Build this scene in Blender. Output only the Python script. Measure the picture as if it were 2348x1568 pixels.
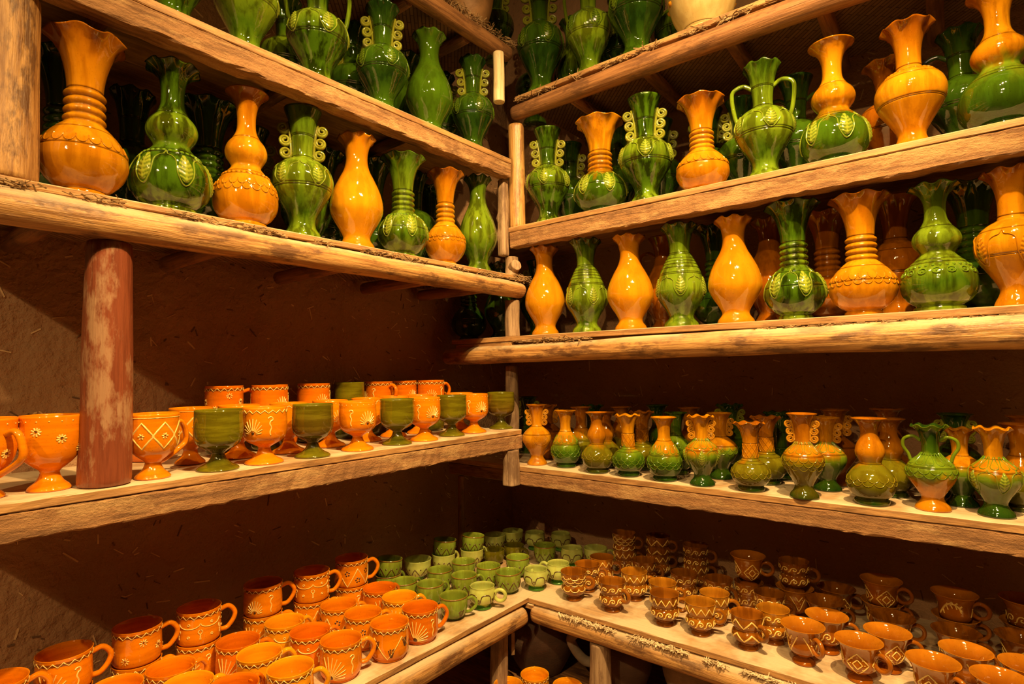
import bpy, math, random
import numpy as np
from mathutils import Vector, Matrix

random.seed(7)
for o in list(bpy.data.objects):
    bpy.data.objects.remove(o)
scene = bpy.context.scene
COL = scene.collection

# ------------------------------------------------------------------ camera
U = 1.2            # metres per survey unit
Z0 = 0.80          # height of the corner bench above the floor
FPX, CX, CY = 1309.5, 1174.0, 784.0
YAW, PITCH, ROLL = (math.radians(a) for a in (128.775, 2.897, -0.777))
CAM = np.array([1.25128 * U, -1.57422 * U, Z0 + 0.55542 * U])


def cam_axes():
    f = np.array([math.cos(YAW) * math.cos(PITCH), math.sin(YAW) * math.cos(PITCH), math.sin(PITCH)])
    r = np.array([math.sin(YAW), -math.cos(YAW), 0.0])
    u = np.cross(r, f)
    c, s = math.cos(ROLL), math.sin(ROLL)
    return c * r + s * u, -s * r + c * u, f


RT, UP, FW = cam_axes()
cam_data = bpy.data.cameras.new('camera')
cam_data.sensor_width = 36.0
cam_data.lens = 36.0 * FPX / 2348.0
cam_data.clip_start = 0.05
cam = bpy.data.objects.new('camera', cam_data)
COL.objects.link(cam)
m = Matrix.Identity(4)
for i in range(3):
    m[i][0], m[i][1], m[i][2], m[i][3] = RT[i], UP[i], -FW[i], CAM[i]
cam.matrix_world = m
scene.camera = cam

# ------------------------------------------------------------------ light, exposure
scene.view_settings.view_transform = 'Standard'
scene.view_settings.look = 'None'
scene.view_settings.gamma = 1.0
scene.view_settings.use_curve_mapping = False
scene.view_settings.exposure = 0.0
world = bpy.data.worlds.new('world')
scene.world = world
world.use_nodes = True
world.node_tree.nodes['Background'].inputs[0].default_value = (0.05, 0.02, 0.008, 1)
world.node_tree.nodes['Background'].inputs[1].default_value = 0.12
LAMP_COL = (1.0, 0.66, 0.27)


def lamp(x, y, z, power, aim=(0.42, -0.45, 0.05), cone=95, radius=0.018):
    d = bpy.data.lights.new('track_lamp', 'SPOT')
    d.energy = power
    d.color = LAMP_COL
    d.shadow_soft_size = radius
    d.spot_size = math.radians(cone)
    d.spot_blend = 0.85
    o = bpy.data.objects.new('track_lamp', d)
    o.location = (x * U, y * U, Z0 + z * U)
    t = Vector((aim[0] * U, aim[1] * U, Z0 + aim[2] * U)) - o.location
    o.rotation_euler = t.to_track_quat('-Z', 'Y').to_euler()
    COL.objects.link(o)
    return o


# track spotlights under the ceiling, behind and beside the camera
for lx, ly, lzz, pw in ((1.36, -1.13, 1.80, 285), (1.50, -1.06, 1.80, 34), (1.24, -1.24, 1.80, 26),
                        (1.28, -2.02, 1.78, 62), (1.42, -2.08, 1.78, 14), (1.20, -2.86, 1.76, 92), (1.34, -2.92, 1.76, 16)):
    lamp(lx, ly, lzz, pw)
lamp(0.72, -1.10, 2.0, 60, (0.62, -0.66, 0.0), 74)  # extra overhead spot, added to brighten the bench and cast rightward mug shadows

# ------------------------------------------------------------------ picture -> place


def ray(x, y):
    return RT * ((x - CX) / FPX) - UP * ((y - CY) / FPX) + FW


def on_x(x, y, X):
    r = ray(x, y)
    return CAM + r * ((X - CAM[0]) / r[0])


def on_y(x, y, Y):
    r = ray(x, y)
    return CAM + r * ((Y - CAM[1]) / r[1])


def on_z(x, y, Z):
    r = ray(x, y)
    return CAM + r * ((Z - CAM[2]) / r[2])


def depth(p):
    return float(np.dot(np.array(p) - CAM, FW))


def away(p):
    d = np.array([p[0] - CAM[0], p[1] - CAM[1]])
    return d / np.linalg.norm(d)


def px_radius(rpx, x, p):
    return rpx * depth(p) / FPX / math.sqrt(1 + ((x - CX) / FPX) ** 2)


def z_at(x, y, p, rim=0.0):
    """height of a rim whose topmost outline shows at (x, y): near side seen from below, far side from above"""
    r = ray(x, y)
    return float((CAM + r * (depth(p) + (-rim if r[2] > 0 else rim) * 0.95))[2])


def hz(v):
    return Z0 + v * U


WX, WY = -0.02 * U, 0.0          # the two plastered walls
FX, FY = 0.38 * U, -0.44 * U     # front of the corner bench
FXU, FYU = 0.29 * U, -0.36 * U   # front of the shelves above it
ZL = dict(L0=1.475, L1=1.136, L2=0.819, L3=0.396, L4=0.0, R0=1.319, R1=0.951, R2=0.650, R3=0.301, R4=0.0)
ZL = {k: hz(v) for k, v in ZL.items()}

# ------------------------------------------------------------------ objects helpers


def mesh_data(name, verts, faces, attr=None, smooth=True, pool=None):
    me = bpy.data.meshes.new(name)
    me.from_pydata([tuple(map(float, v)) for v in verts], [], faces)
    if smooth:
        me.polygons.foreach_set('use_smooth', [True] * len(me.polygons))
    if attr is not None:
        a = me.attributes.new('h', 'FLOAT', 'POINT')
        a.data.foreach_set('value', np.array(attr, dtype=np.float32))
    if pool is not None:
        a = me.attributes.new('g', 'FLOAT', 'POINT')
        a.data.foreach_set('value', np.array(pool, dtype=np.float32))
    me.update()
    return me


def obj(name, me, mat=None, parent=None, loc=None, rotz=0.0):
    o = bpy.data.objects.new(name, me)
    COL.objects.link(o)
    if mat is not None and me is not None and len(me.materials) == 0:
        me.materials.append(mat)
    if parent is not None:
        o.parent = parent
    if loc is not None:
        o.location = loc
    if rotz:
        o.rotation_euler = (0, 0, rotz)
    return o


def tag(o, label, cat, group=None):
    o['label'] = label
    o['category'] = cat
    if group:
        o['group'] = group
    return o


def thing(name, label, cat, loc=(0, 0, 0), rotz=0.0, group=None):
    o = obj(name, None, None, None, loc, rotz)
    o.empty_display_size = 0.05
    return tag(o, label, cat, group)


def copy_tree(o, parent=None):
    c = o.copy()
    COL.objects.link(c)
    if parent is not None:
        c.parent = parent
    for ch in o.children:
        copy_tree(ch, c)
    return c


class MB:
    """collects loose pieces of one part"""

    def __init__(s):
        s.v, s.f, s.h = [], [], []

    def add(s, verts, faces, h=0.5):
        n = len(s.v)
        s.v.extend(verts)
        s.f.extend([tuple(i + n for i in fc) for fc in faces])
        s.h.extend([h] * len(verts))

    def mesh(s, name, smooth=True):
        return mesh_data(name, s.v, s.f, s.h, smooth)


# ------------------------------------------------------------------ materials
def new_mat(name):
    mt = bpy.data.materials.new(name)
    mt.use_nodes = True
    nt = mt.node_tree
    bs = nt.nodes['Principled BSDF']
    return mt, nt, bs


def N(nt, typ, **kw):
    n = nt.nodes.new(typ)
    for k, v in kw.items():
        setattr(n, k, v)
    return n


def ramp(nt, stops):
    r = N(nt, 'ShaderNodeValToRGB')
    e = r.color_ramp.elements
    while len(e) < len(stops):
        e.new(0.5)
    for i, (p, c) in enumerate(stops):
        e[i].position = p
        e[i].color = (c[0], c[1], c[2], 1)
    return r


def mixc(nt, fac, a, b, mode='MIX'):
    n = N(nt, 'ShaderNodeMix', data_type='RGBA', blend_type=mode)
    L = nt.links
    for sock, val in ((n.inputs[0], fac), (n.inputs[6], a), (n.inputs[7], b)):
        if hasattr(val, 'is_linked'):
            L.new(val, sock)
        elif isinstance(val, (int, float)):
            sock.default_value = val
        else:
            sock.default_value = (val[0], val[1], val[2], 1)
    return n.outputs[2]


def noise(nt, coord, scale, detail=3, vscale=(1, 1, 1), rough=0.55, offset=None):
    mp = N(nt, 'ShaderNodeMapping')
    mp.inputs['Scale'].default_value = vscale
    nt.links.new(coord, mp.inputs['Vector'])
    if offset is not None:
        nt.links.new(offset, mp.inputs['Location'])
    n = N(nt, 'ShaderNodeTexNoise')
    n.inputs['Scale'].default_value = scale
    n.inputs['Detail'].default_value = detail
    n.inputs['Roughness'].default_value = rough
    nt.links.new(mp.outputs[0], n.inputs['Vector'])
    return n.outputs['Fac']


def rand_offset(nt):
    oi = N(nt, 'ShaderNodeObjectInfo')
    mu = N(nt, 'ShaderNodeMath', operation='MULTIPLY')
    mu.inputs[1].default_value = 37.0
    nt.links.new(oi.outputs['Random'], mu.inputs[0])
    cb = N(nt, 'ShaderNodeCombineXYZ')
    for i in range(3):
        nt.links.new(mu.outputs[0], cb.inputs[i])
    return cb.outputs[0]


GL = {}


def glaze(key, stops, dark=0.45, streak=0.6, rough=0.05, pools=0.45, turned=False):
    """glazed ware: colours by height along the pot, runs and pools of glaze"""
    if key in GL:
        return GL[key]
    mt, nt, bs = new_mat('glaze_' + key)
    L = nt.links
    tc = N(nt, 'ShaderNodeTexCoord').outputs['Object']
    off = rand_offset(nt)
    at = N(nt, 'ShaderNodeAttribute', attribute_name='h')
    n1 = noise(nt, tc, 26, 3, (1, 1, 0.10), offset=off)
    sub = N(nt, 'ShaderNodeMath', operation='MULTIPLY_ADD')
    sub.inputs[1].default_value = 0.34
    sub.inputs[2].default_value = -0.17
    L.new(n1, sub.inputs[0])
    add = N(nt, 'ShaderNodeMath', operation='ADD')
    L.new(at.outputs['Fac'], add.inputs[0])
    L.new(sub.outputs[0], add.inputs[1])
    if len(stops) == 1:
        base = ramp(nt, [(0, stops[0]), (1, stops[0])])
    else:
        base = ramp(nt, stops)
    L.new(add.outputs[0], base.inputs[0])
    n2 = noise(nt, tc, 52, 4, (1, 1, 0.13) if not turned else (0.22, 0.22, 2.2), offset=off)
    sr = ramp(nt, [(0.43, (0, 0, 0)), (0.58, (streak, streak, streak))])
    L.new(n2, sr.inputs[0])
    c1 = mixc(nt, sr.outputs[0], base.outputs[0], (dark, dark * 0.82, dark * 0.6), 'MULTIPLY')
    n3 = noise(nt, tc, 15, 3, offset=off)
    pr = ramp(nt, [(0.45, (0, 0, 0)), (0.75, (pools, pools, pools))])
    L.new(n3, pr.inputs[0])
    c2 = mixc(nt, pr.outputs[0], c1, (1.6, 1.45, 1.2), 'MULTIPLY')
    n4 = noise(nt, tc, 420, 2, offset=off)
    kr = ramp(nt, [(0.63, (1, 1, 1)), (0.74, (0.45, 0.4, 0.35))])
    L.new(n4, kr.inputs[0])
    c3 = mixc(nt, 0.55, c2, kr.outputs[0], 'MULTIPLY')
    ag = N(nt, 'ShaderNodeAttribute', attribute_name='g')
    c3 = mixc(nt, ag.outputs['Fac'], c3, (0.38, 0.32, 0.25), 'MULTIPLY')
    L.new(c3, bs.inputs['Base Color'])
    bs.inputs['Roughness'].default_value = rough
    bs.inputs['IOR'].default_value = 1.62
    bp = N(nt, 'ShaderNodeBump')
    bp.inputs['Strength'].default_value = 0.10
    bp.inputs['Distance'].default_value = 0.004
    n5 = noise(nt, tc, 60, 2, offset=off)
    L.new(n5, bp.inputs['Height'])
    L.new(bp.outputs[0], bs.inputs['Normal'])
    GL[key] = mt
    return mt


AMB = (0.48, 0.182, 0.004)
AMBL = (0.60, 0.258, 0.006)
AMBD = (0.30, 0.090, 0.003)
GRN = (0.048, 0.108, 0.004)
GRNL = (0.150, 0.232, 0.010)
GRND = (0.013, 0.040, 0.004)
OLV = (0.150, 0.135, 0.005)
OLVD = (0.060, 0.060, 0.004)
ORG = (0.76, 0.225, 0.003)
BRN = (0.23, 0.068, 0.004)
PALE = (0.46, 0.52, 0.13)
CRM = (0.56, 0.42, 0.17)

glaze('amber', [(0.0, AMB), (0.25, AMB), (0.45, AMBL), (0.8, AMB), (1.0, AMBD)], dark=0.6)
glaze('amber_plain', [(0.0, AMB), (0.3, AMBL), (0.7, AMB), (1.0, AMB)], dark=0.75, streak=0.4)
glaze('amber_dark', [(0.0, AMBD), (1.0, AMBD)], dark=0.5)  # amber darkened to paint shade on back-row pots
glaze('green', [(0.0, GRNL), (0.12, GRN), (0.35, GRN), (0.55, GRNL), (0.7, GRN), (1.0, GRN)], dark=0.2, streak=0.95)
glaze('green_light', [(0.0, GRNL), (0.2, GRN), (0.35, GRNL), (0.6, GRNL), (1.0, GRN)], dark=0.3, streak=0.8)
glaze('green_dark', [(0.0, GRN), (0.3, GRND), (0.6, GRN), (1.0, GRND)], dark=0.35)  # deep green; on back-row pots it also paints in their shade
glaze('green_plain', [(0.0, GRN), (1.0, GRN)], dark=0.55, streak=0.5)
glaze('amber_green', [(0.0, GRND), (0.12, GRN), (0.36, GRN), (0.48, AMB), (0.7, AMBL), (1.0, AMB)], dark=0.4)
glaze('amber_top_green', [(0.0, GRND), (0.3, GRN), (0.42, GRNL), (0.52, AMB), (0.7, AMBL), (1.0, AMB)], dark=0.45)
glaze('olive_amber', [(0.0, GRND), (0.1, OLVD), (0.3, OLV), (0.44, OLV), (0.54, AMB), (1.0, AMBD)], dark=0.6)
glaze('green_to_amber', [(0.0, AMB), (0.30, AMB), (0.42, GRNL), (0.62, GRNL), (0.7, GRN), (0.95, GRND), (1.0, GRNL)], dark=0.5)
glaze('olive', [(0.0, OLV), (0.15, OLVD), (0.5, OLV), (1.0, OLV)], dark=0.45, streak=0.6, turned=True)
glaze('olive_brown', [(0.0, OLV), (0.2, OLVD), (0.5, (0.13, 0.08, 0.008)), (1.0, OLV)], dark=0.45, streak=0.65, turned=True)
glaze('orange', [ORG], dark=0.72, streak=0.45, turned=True)
glaze('orange_red', [(0.70, 0.165, 0.003)], dark=0.72, streak=0.45, turned=True)
glaze('orange_gold', [(0.80, 0.32, 0.006)], dark=0.75, streak=0.4, turned=True)
glaze('brown', [(0.0, BRN), (1.0, (0.30, 0.095, 0.005))], dark=0.45, streak=0.7)
glaze('brown_gold', [(0.0, BRN), (0.6, (0.34, 0.12, 0.006)), (1.0, (0.42, 0.17, 0.01))], dark=0.55)
glaze('brown_red', [(0.0, (0.26, 0.068, 0.004)), (0.7, (0.34, 0.10, 0.005)), (1.0, (0.50, 0.18, 0.008))], dark=0.7, streak=0.4)
glaze('cup_green', [(0.0, (0.07, 0.15, 0.008)), (0.35, (0.17, 0.27, 0.022)), (1.0, (0.27, 0.35, 0.04))], dark=0.6)
glaze('cup_pale', [(0.0, (0.05, 0.15, 0.02)), (0.20, (0.06, 0.18, 0.02)), (0.26, PALE), (1.0, PALE)], dark=0.8, streak=0.4)
glaze('cup_olive', [(0.0, OLVD), (1.0, OLV)], dark=0.6)
glaze('leaf', [(0.15, (0.06, 0.11, 0.008)), (0.7, (0.26, 0.32, 0.028))], dark=0.7, streak=0.4)
glaze('leaf_dark', [(0.15, (0.025, 0.055, 0.005)), (0.7, (0.10, 0.17, 0.010))], dark=0.6)
glaze('leaf_amber', [(0.15, (0.20, 0.06, 0.003)), (0.7, (0.54, 0.22, 0.006))], dark=0.8)
glaze('band_brown', [(0.20, 0.048, 0.004)], dark=0.8, streak=0.3, rough=0.12)
glaze('scroll_green', [(0.22, 0.23, 0.020)], dark=0.6)
glaze('scroll_amber', [(0.46, 0.20, 0.012)], dark=0.6)
glaze('slip', [(0.86, 0.60, 0.17)], dark=0.85, streak=0.3, rough=0.2)
glaze('slip_dark', [(0.075, 0.028, 0.010)], dark=0.8, streak=0.3, rough=0.2)
glaze('rim_brown', [(0.26, 0.13, 0.02)], dark=0.6, rough=0.2)
glaze('relief_amber', [(0.44, 0.165, 0.005)], dark=0.8, streak=0.3)
glaze('relief_olive', [(0.20, 0.165, 0.008)], dark=0.8, streak=0.3)
glaze('relief_green', [(0.11, 0.20, 0.010)], dark=0.7, streak=0.3)
glaze('cream_pot', [CRM], dark=0.75, streak=0.4, rough=0.35)


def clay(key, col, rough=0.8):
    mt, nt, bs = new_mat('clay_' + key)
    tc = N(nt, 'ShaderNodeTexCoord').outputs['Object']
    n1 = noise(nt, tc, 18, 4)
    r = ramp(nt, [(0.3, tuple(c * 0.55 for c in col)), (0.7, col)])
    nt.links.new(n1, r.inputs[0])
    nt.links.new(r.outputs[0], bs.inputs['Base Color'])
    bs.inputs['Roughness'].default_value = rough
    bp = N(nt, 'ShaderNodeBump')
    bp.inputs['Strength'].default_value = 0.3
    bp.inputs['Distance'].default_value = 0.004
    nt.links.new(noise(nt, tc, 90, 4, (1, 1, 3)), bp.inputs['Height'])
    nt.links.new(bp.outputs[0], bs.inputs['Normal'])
    return mt


def wood(key, light, dark, stain, axis='x', rough=0.6, bump=0.5, saw=False, stain_amt=0.7, dust=None):
    mt, nt, bs = new_mat('wood_' + key)
    L = nt.links
    tc = N(nt, 'ShaderNodeTexCoord').outputs['Object']
    off = rand_offset(nt)
    i = 'xyz'.index(axis)
    vs = [1.0, 1.0, 1.0]
    vs[i] = 0.06
    g = noise(nt, tc, 120, 6, vs, 0.65, off)
    r1 = ramp(nt, [(0.38, dark), (0.58, light)])
    L.new(g, r1.inputs[0])
    vs2 = [1.0, 1.0, 1.0]
    vs2[i] = 0.35
    s = noise(nt, tc, 22, 6, vs2, 0.7, off)
    r2 = ramp(nt, [(0.50, (0, 0, 0)), (0.60, (stain_amt,) * 3)])
    L.new(s, r2.inputs[0])
    c = mixc(nt, r2.outputs[0], r1.outputs[0], stain)
    if dust is not None:
        d = noise(nt, tc, 9, 4, (1, 1, 1), 0.6, off)
        r3 = ramp(nt, [(0.36, (0.25, 0.25, 0.25)), (0.55, (0.92, 0.92, 0.92))])
        L.new(d, r3.inputs[0])
        ge = N(nt, 'ShaderNodeNewGeometry')
        sx = N(nt, 'ShaderNodeSeparateXYZ')
        L.new(ge.outputs['Normal'], sx.inputs[0])
        ma = N(nt, 'ShaderNodeMapRange')
        ma.inputs[1].default_value, ma.inputs[2].default_value = 0.35, 0.9
        L.new(sx.outputs[2], ma.inputs[0])
        mu = N(nt, 'ShaderNodeMath', operation='MULTIPLY')
        L.new(ma.outputs[0], mu.inputs[0])
        L.new(r3.outputs[0], mu.inputs[1])
        c = mixc(nt, mu.outputs[0], c, dust)
    L.new(c, bs.inputs['Base Color'])
    bs.inputs['Roughness'].default_value = rough
    bp = N(nt, 'ShaderNodeBump')
    bp.inputs['Strength'].default_value = bump
    bp.inputs['Distance'].default_value = 0.004
    if saw:
        h = noise(nt, tc, 260, 5, tuple(0.45 if q == axis else 1.0 for q in 'xyz'), 0.7, off)
    else:
        h = noise(nt, tc, 110, 5, vs, 0.65, off)
    L.new(h, bp.inputs['Height'])
    L.new(bp.outputs[0], bs.inputs['Normal'])
    return mt


W_BOARD = {a: wood('board_' + a, (0.54, 0.285, 0.10), (0.34, 0.165, 0.058), (0.25, 0.12, 0.045), a, dust=(0.74, 0.59, 0.38)) for a in 'xy'}
W_BEAM = {a: wood('beam_' + a, (0.42, 0.205, 0.078), (0.21, 0.095, 0.036), (0.60, 0.36, 0.15), a, 0.8, 1.0, True, 0.6) for a in 'xy'}
W_LOG = {a: wood('log_' + a, (0.60, 0.32, 0.105), (0.31, 0.14, 0.045), (0.12, 0.05, 0.022), a, 0.45, 1.0, dust=(0.68, 0.51, 0.31), stain_amt=0.85) for a in 'xyz'}
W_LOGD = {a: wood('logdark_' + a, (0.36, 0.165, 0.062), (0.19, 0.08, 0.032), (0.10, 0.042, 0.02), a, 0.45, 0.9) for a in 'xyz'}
W_POST = wood('post', (0.58, 0.32, 0.10), (0.36, 0.165, 0.05), (0.20, 0.085, 0.03), 'z', 0.35, 0.5)
W_PALE = wood('pale_pole', (0.86, 0.70, 0.42), (0.68, 0.48, 0.24), (0.40, 0.23, 0.10), 'z', 0.5, 0.3, stain_amt=0.5)
W_RED = wood('red_post', (0.24, 0.062, 0.026), (0.17, 0.042, 0.018), (0.42, 0.25, 0.14), 'z', 0.3, 0.6, stain_amt=0.7)
W_GREY = wood('grey_post', (0.42, 0.27, 0.15), (0.24, 0.14, 0.075), (0.14, 0.07, 0.035), 'z', 0.7, 0.9)


def plaster(name, c1, c2):
    mt, nt, bs = new_mat(name)
    L = nt.links
    tc = N(nt, 'ShaderNodeTexCoord').outputs['Object']
    r = ramp(nt, [(0.3, c2), (0.7, c1)])
    L.new(noise(nt, tc, 5, 5), r.inputs[0])
    fl = ramp(nt, [(0.27, (0.35, 0.3, 0.25)), (0.34, (1, 1, 1))])
    L.new(noise(nt, tc, 70, 4, (1, 1, 0.6)), fl.inputs[0])
    c = mixc(nt, 0.6, r.outputs[0], fl.outputs[0], 'MULTIPLY')
    L.new(c, bs.inputs['Base Color'])
    bs.inputs['Roughness'].default_value = 0.9
    b1 = N(nt, 'ShaderNodeBump')
    b1.inputs['Strength'].default_value = 0.9
    b1.inputs['Distance'].default_value = 0.02
    L.new(noise(nt, tc, 16, 6, rough=0.62), b1.inputs['Height'])
    L.new(b1.outputs[0], bs.inputs['Normal'])
    return mt


M_WALL = plaster('mud_plaster', (0.44, 0.245, 0.125), (0.36, 0.195, 0.095))
M_FLOOR = plaster('earth_floor', (0.50, 0.36, 0.24), (0.42, 0.30, 0.20))
M_CEIL = plaster('ceiling_plaster', (0.10, 0.06, 0.04), (0.08, 0.05, 0.03))
M_ROOM = plaster('room_plaster', (0.34, 0.20, 0.11), (0.28, 0.16, 0.09))


def flat(name, col, rough=0.8, c2=None, scale=40):
    mt, nt, bs = new_mat(name)
    tc = N(nt, 'ShaderNodeTexCoord').outputs['Object']
    r = ramp(nt, [(0.3, c2 or tuple(c * 0.6 for c in col)), (0.7, col)])
    nt.links.new(noise(nt, tc, scale, 3), r.inputs[0])
    nt.links.new(r.outputs[0], bs.inputs['Base Color'])
    bs.inputs['Roughness'].default_value = rough
    return mt


M_STRAW = flat('straw', (0.46, 0.29, 0.13), 0.7, (0.22, 0.12, 0.05))
M_STRAWP = flat('straw_pale', (0.84, 0.68, 0.44), 0.7, (0.60, 0.44, 0.24))
M_WSTRAW = flat('wall_straw', (0.80, 0.55, 0.30), 0.8, (0.62, 0.40, 0.20))
M_WPIT = flat('wall_pit', (0.19, 0.10, 0.05), 0.9)


def mat_weave():
    mt, nt, bs = new_mat('reed_mat')
    L = nt.links
    tc = N(nt, 'ShaderNodeTexCoord').outputs['Object']
    mp = N(nt, 'ShaderNodeMapping')
    mp.inputs['Rotation'].default_value = (0, 0, math.radians(45))
    L.new(tc, mp.inputs[0])
    bk = N(nt, 'ShaderNodeTexBrick')
    bk.inputs['Scale'].default_value = 22
    bk.inputs['Color1'].default_value = (0.30, 0.17, 0.08, 1)
    bk.inputs['Color2'].default_value = (0.20, 0.11, 0.05, 1)
    bk.inputs['Mortar'].default_value = (0.07, 0.035, 0.015, 1)
    bk.inputs['Mortar Size'].default_value = 0.03
    bk.inputs['Brick Width'].default_value = 1.6
    L.new(mp.outputs[0], bk.inputs['Vector'])
    L.new(bk.outputs['Color'], bs.inputs['Base Color'])
    bs.inputs['Roughness'].default_value = 0.7
    bp = N(nt, 'ShaderNodeBump')
    bp.inputs['Strength'].default_value = 0.6
    bp.inputs['Distance'].default_value = 0.004
    bp.invert = True
    L.new(bk.outputs['Fac'], bp.inputs['Height'])
    L.new(bp.outputs[0], bs.inputs['Normal'])
    return mt


M_MAT = mat_weave()

# ------------------------------------------------------------------ room shell
STRUCT = []


def struct(name, me, mat):
    o = obj(name, me, mat)
    o['kind'] = 'structure'
    return o


def slab(x0, x1, y0, y1, z0, z1):
    v = [(x, y, z) for z in (z0, z1) for y in (y0, y1) for x in (x0, x1)]
    f = [(0, 2, 3, 1), (4, 5, 7, 6), (0, 1, 5, 4), (2, 6, 7, 3), (0, 4, 6, 2), (1, 3, 7, 5)]
    return v, f


def slab_mesh(name, *a):
    v, f = slab(*a)
    return mesh_data(name, v, f, smooth=False)


RX, RY, CEIL = 4.6, -4.8, 3.25


def wall_d(s, z):
    return 0.004 * math.sin(s * 5.1 + z * 2.3) + 0.003 * math.sin(z * 9 + s * 3) + 0.002 * math.sin(s * 17 + z * 13) - 0.006


def wavy_wall(name, axis):
    """mud wall: gently uneven face"""
    nu, nz = 120, 90
    vs, fs = [], []
    for k in range(nz + 1):
        for i in range(nu + 1):
            s, z = i / nu * 4.7, CEIL * k / nz
            d = wall_d(s, z)
            vs.append((WX + d, 0.05 - s, z) if axis == 'x' else (s - 0.1, WY - d - 0.004, z))
    for k in range(nz):
        for i in range(nu):
            a = k * (nu + 1) + i
            fs.append((a, a + 1, a + nu + 2, a + nu + 1))
    return mesh_data(name, vs, fs)


wall_left = struct('wall_left', wavy_wall('wall_left', 'x'), M_WALL)
wall_right = struct('wall_right', wavy_wall('wall_right', 'y'), M_WALL)
struct('floor', slab_mesh('floor', -0.1, RX, RY, 0.1, -0.05, 0.0), M_FLOOR)
struct('ceiling', slab_mesh('ceiling', -0.1, RX, RY, 0.1, CEIL, CEIL + 0.05), M_CEIL)
struct('wall_back', slab_mesh('wall_back', -0.1, RX, RY - 0.05, RY, 0, CEIL), M_ROOM)
struct('wall_front', slab_mesh('wall_front', RX, RX + 0.05, RY, 0.1, 0, CEIL), M_ROOM)


def flake(mb, c, ax, up, ln, wd, th):
    """thin chip: ax along its length, up across"""
    ax, up = np.array(ax), np.array(up)
    nn = np.cross(ax, up)
    c = np.array(c)
    v = []
    for k in (0, 1):
        for a, b in ((-1, -1), (1, -1), (1, 1), (-1, 1)):
            v.append(c + ax * a * ln / 2 + up * b * wd / 2 + nn * th * (k - 0.5))
    mb.add(v, [(0, 3, 2, 1), (4, 5, 6, 7), (0, 1, 5, 4), (1, 2, 6, 5), (2, 3, 7, 6), (3, 0, 4, 7)])


def wall_bits(wall, axis, n, seed, name='straw_chips', mat=None, big=1.0):
    rnd = random.Random(seed)
    mb = MB()
    for k in range(n):
        s = rnd.uniform(0.02, 1.95)
        z = rnd.uniform(Z0 - 0.35, Z0 + 1.9)
        a = rnd.gauss(0.5, 0.7)
        ln = rnd.uniform(0.006, 0.026) * (1.0 if rnd.random() < .8 else 1.6) * big
        wd = rnd.uniform(0.0014, 0.0036)
        e, u = math.cos(a), math.sin(a)
        if axis == 'x':
            flake(mb, (WX + wall_d(s + 0.05, z), -s, z), (0, -e, u), (0, u, e), ln, wd, 0.0026)
        else:
            flake(mb, (s, WY - wall_d(s + 0.1, z) - 0.004, z), (e, 0, -u), (u, 0, e), ln, wd, 0.0026)
    o = obj(name, mb.mesh(name, False), mat or M_WSTRAW, wall)
    o['kind'] = 'stuff'


wall_bits(wall_left, 'x', 800, 3)
wall_bits(wall_right, 'y', 600, 4)
wall_bits(wall_left, 'x', 500, 13, 'dark_chips', M_WPIT, 0.7)
wall_bits(wall_right, 'y', 400, 14, 'dark_chips', M_WPIT, 0.7)

# ------------------------------------------------------------------ timber


def plank(x0, x1, y0, y1, z0, z1, axis, jit=0.0012, ch=0.0025, segs=36, seed=1, ragged=0.0):
    """sawn timber: chamfered, slightly uneven along its length"""
    rnd = random.Random(seed)
    if axis == 'x':
        a0, a1, b0, b1 = x0, x1, y0, y1
    else:
        a0, a1, b0, b1 = y0, y1, x0, x1
    ring = [(b0 + ch, z0), (b1 - ch, z0), (b1, z0 + ch), (b1, z1 - ch), (b1 - ch, z1), (b0 + ch, z1), (b0, z1 - ch), (b0, z0 + ch)]
    v, f = [], []
    for i in range(segs + 1):
        a = a0 + (a1 - a0) * i / segs
        for j, (b, z) in enumerate(ring):
            jj = jit * (1.0 + (ragged if j in (0, 1, 2, 7) else 0))
            top = j in (4, 5)
            p = (a, b + rnd.uniform(-jj, jj), z + (0 if top else rnd.uniform(-jj, jj)))
            v.append(p if axis == 'x' else (p[1], p[0], p[2]))
    for i in range(segs):
        for j in range(8):
            q = (i * 8 + j, i * 8 + (j + 1) % 8, (i + 1) * 8 + (j + 1) % 8, (i + 1) * 8 + j)
            f.append(q if axis == 'y' else q[::-1])
    e = tuple(range(8))
    f.append(e[::-1] if axis == 'y' else e)
    e = tuple(segs * 8 + j for j in range(8))
    f.append(e if axis == 'y' else e[::-1])
    return mesh_data('plank', v, f, smooth=False)


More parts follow.
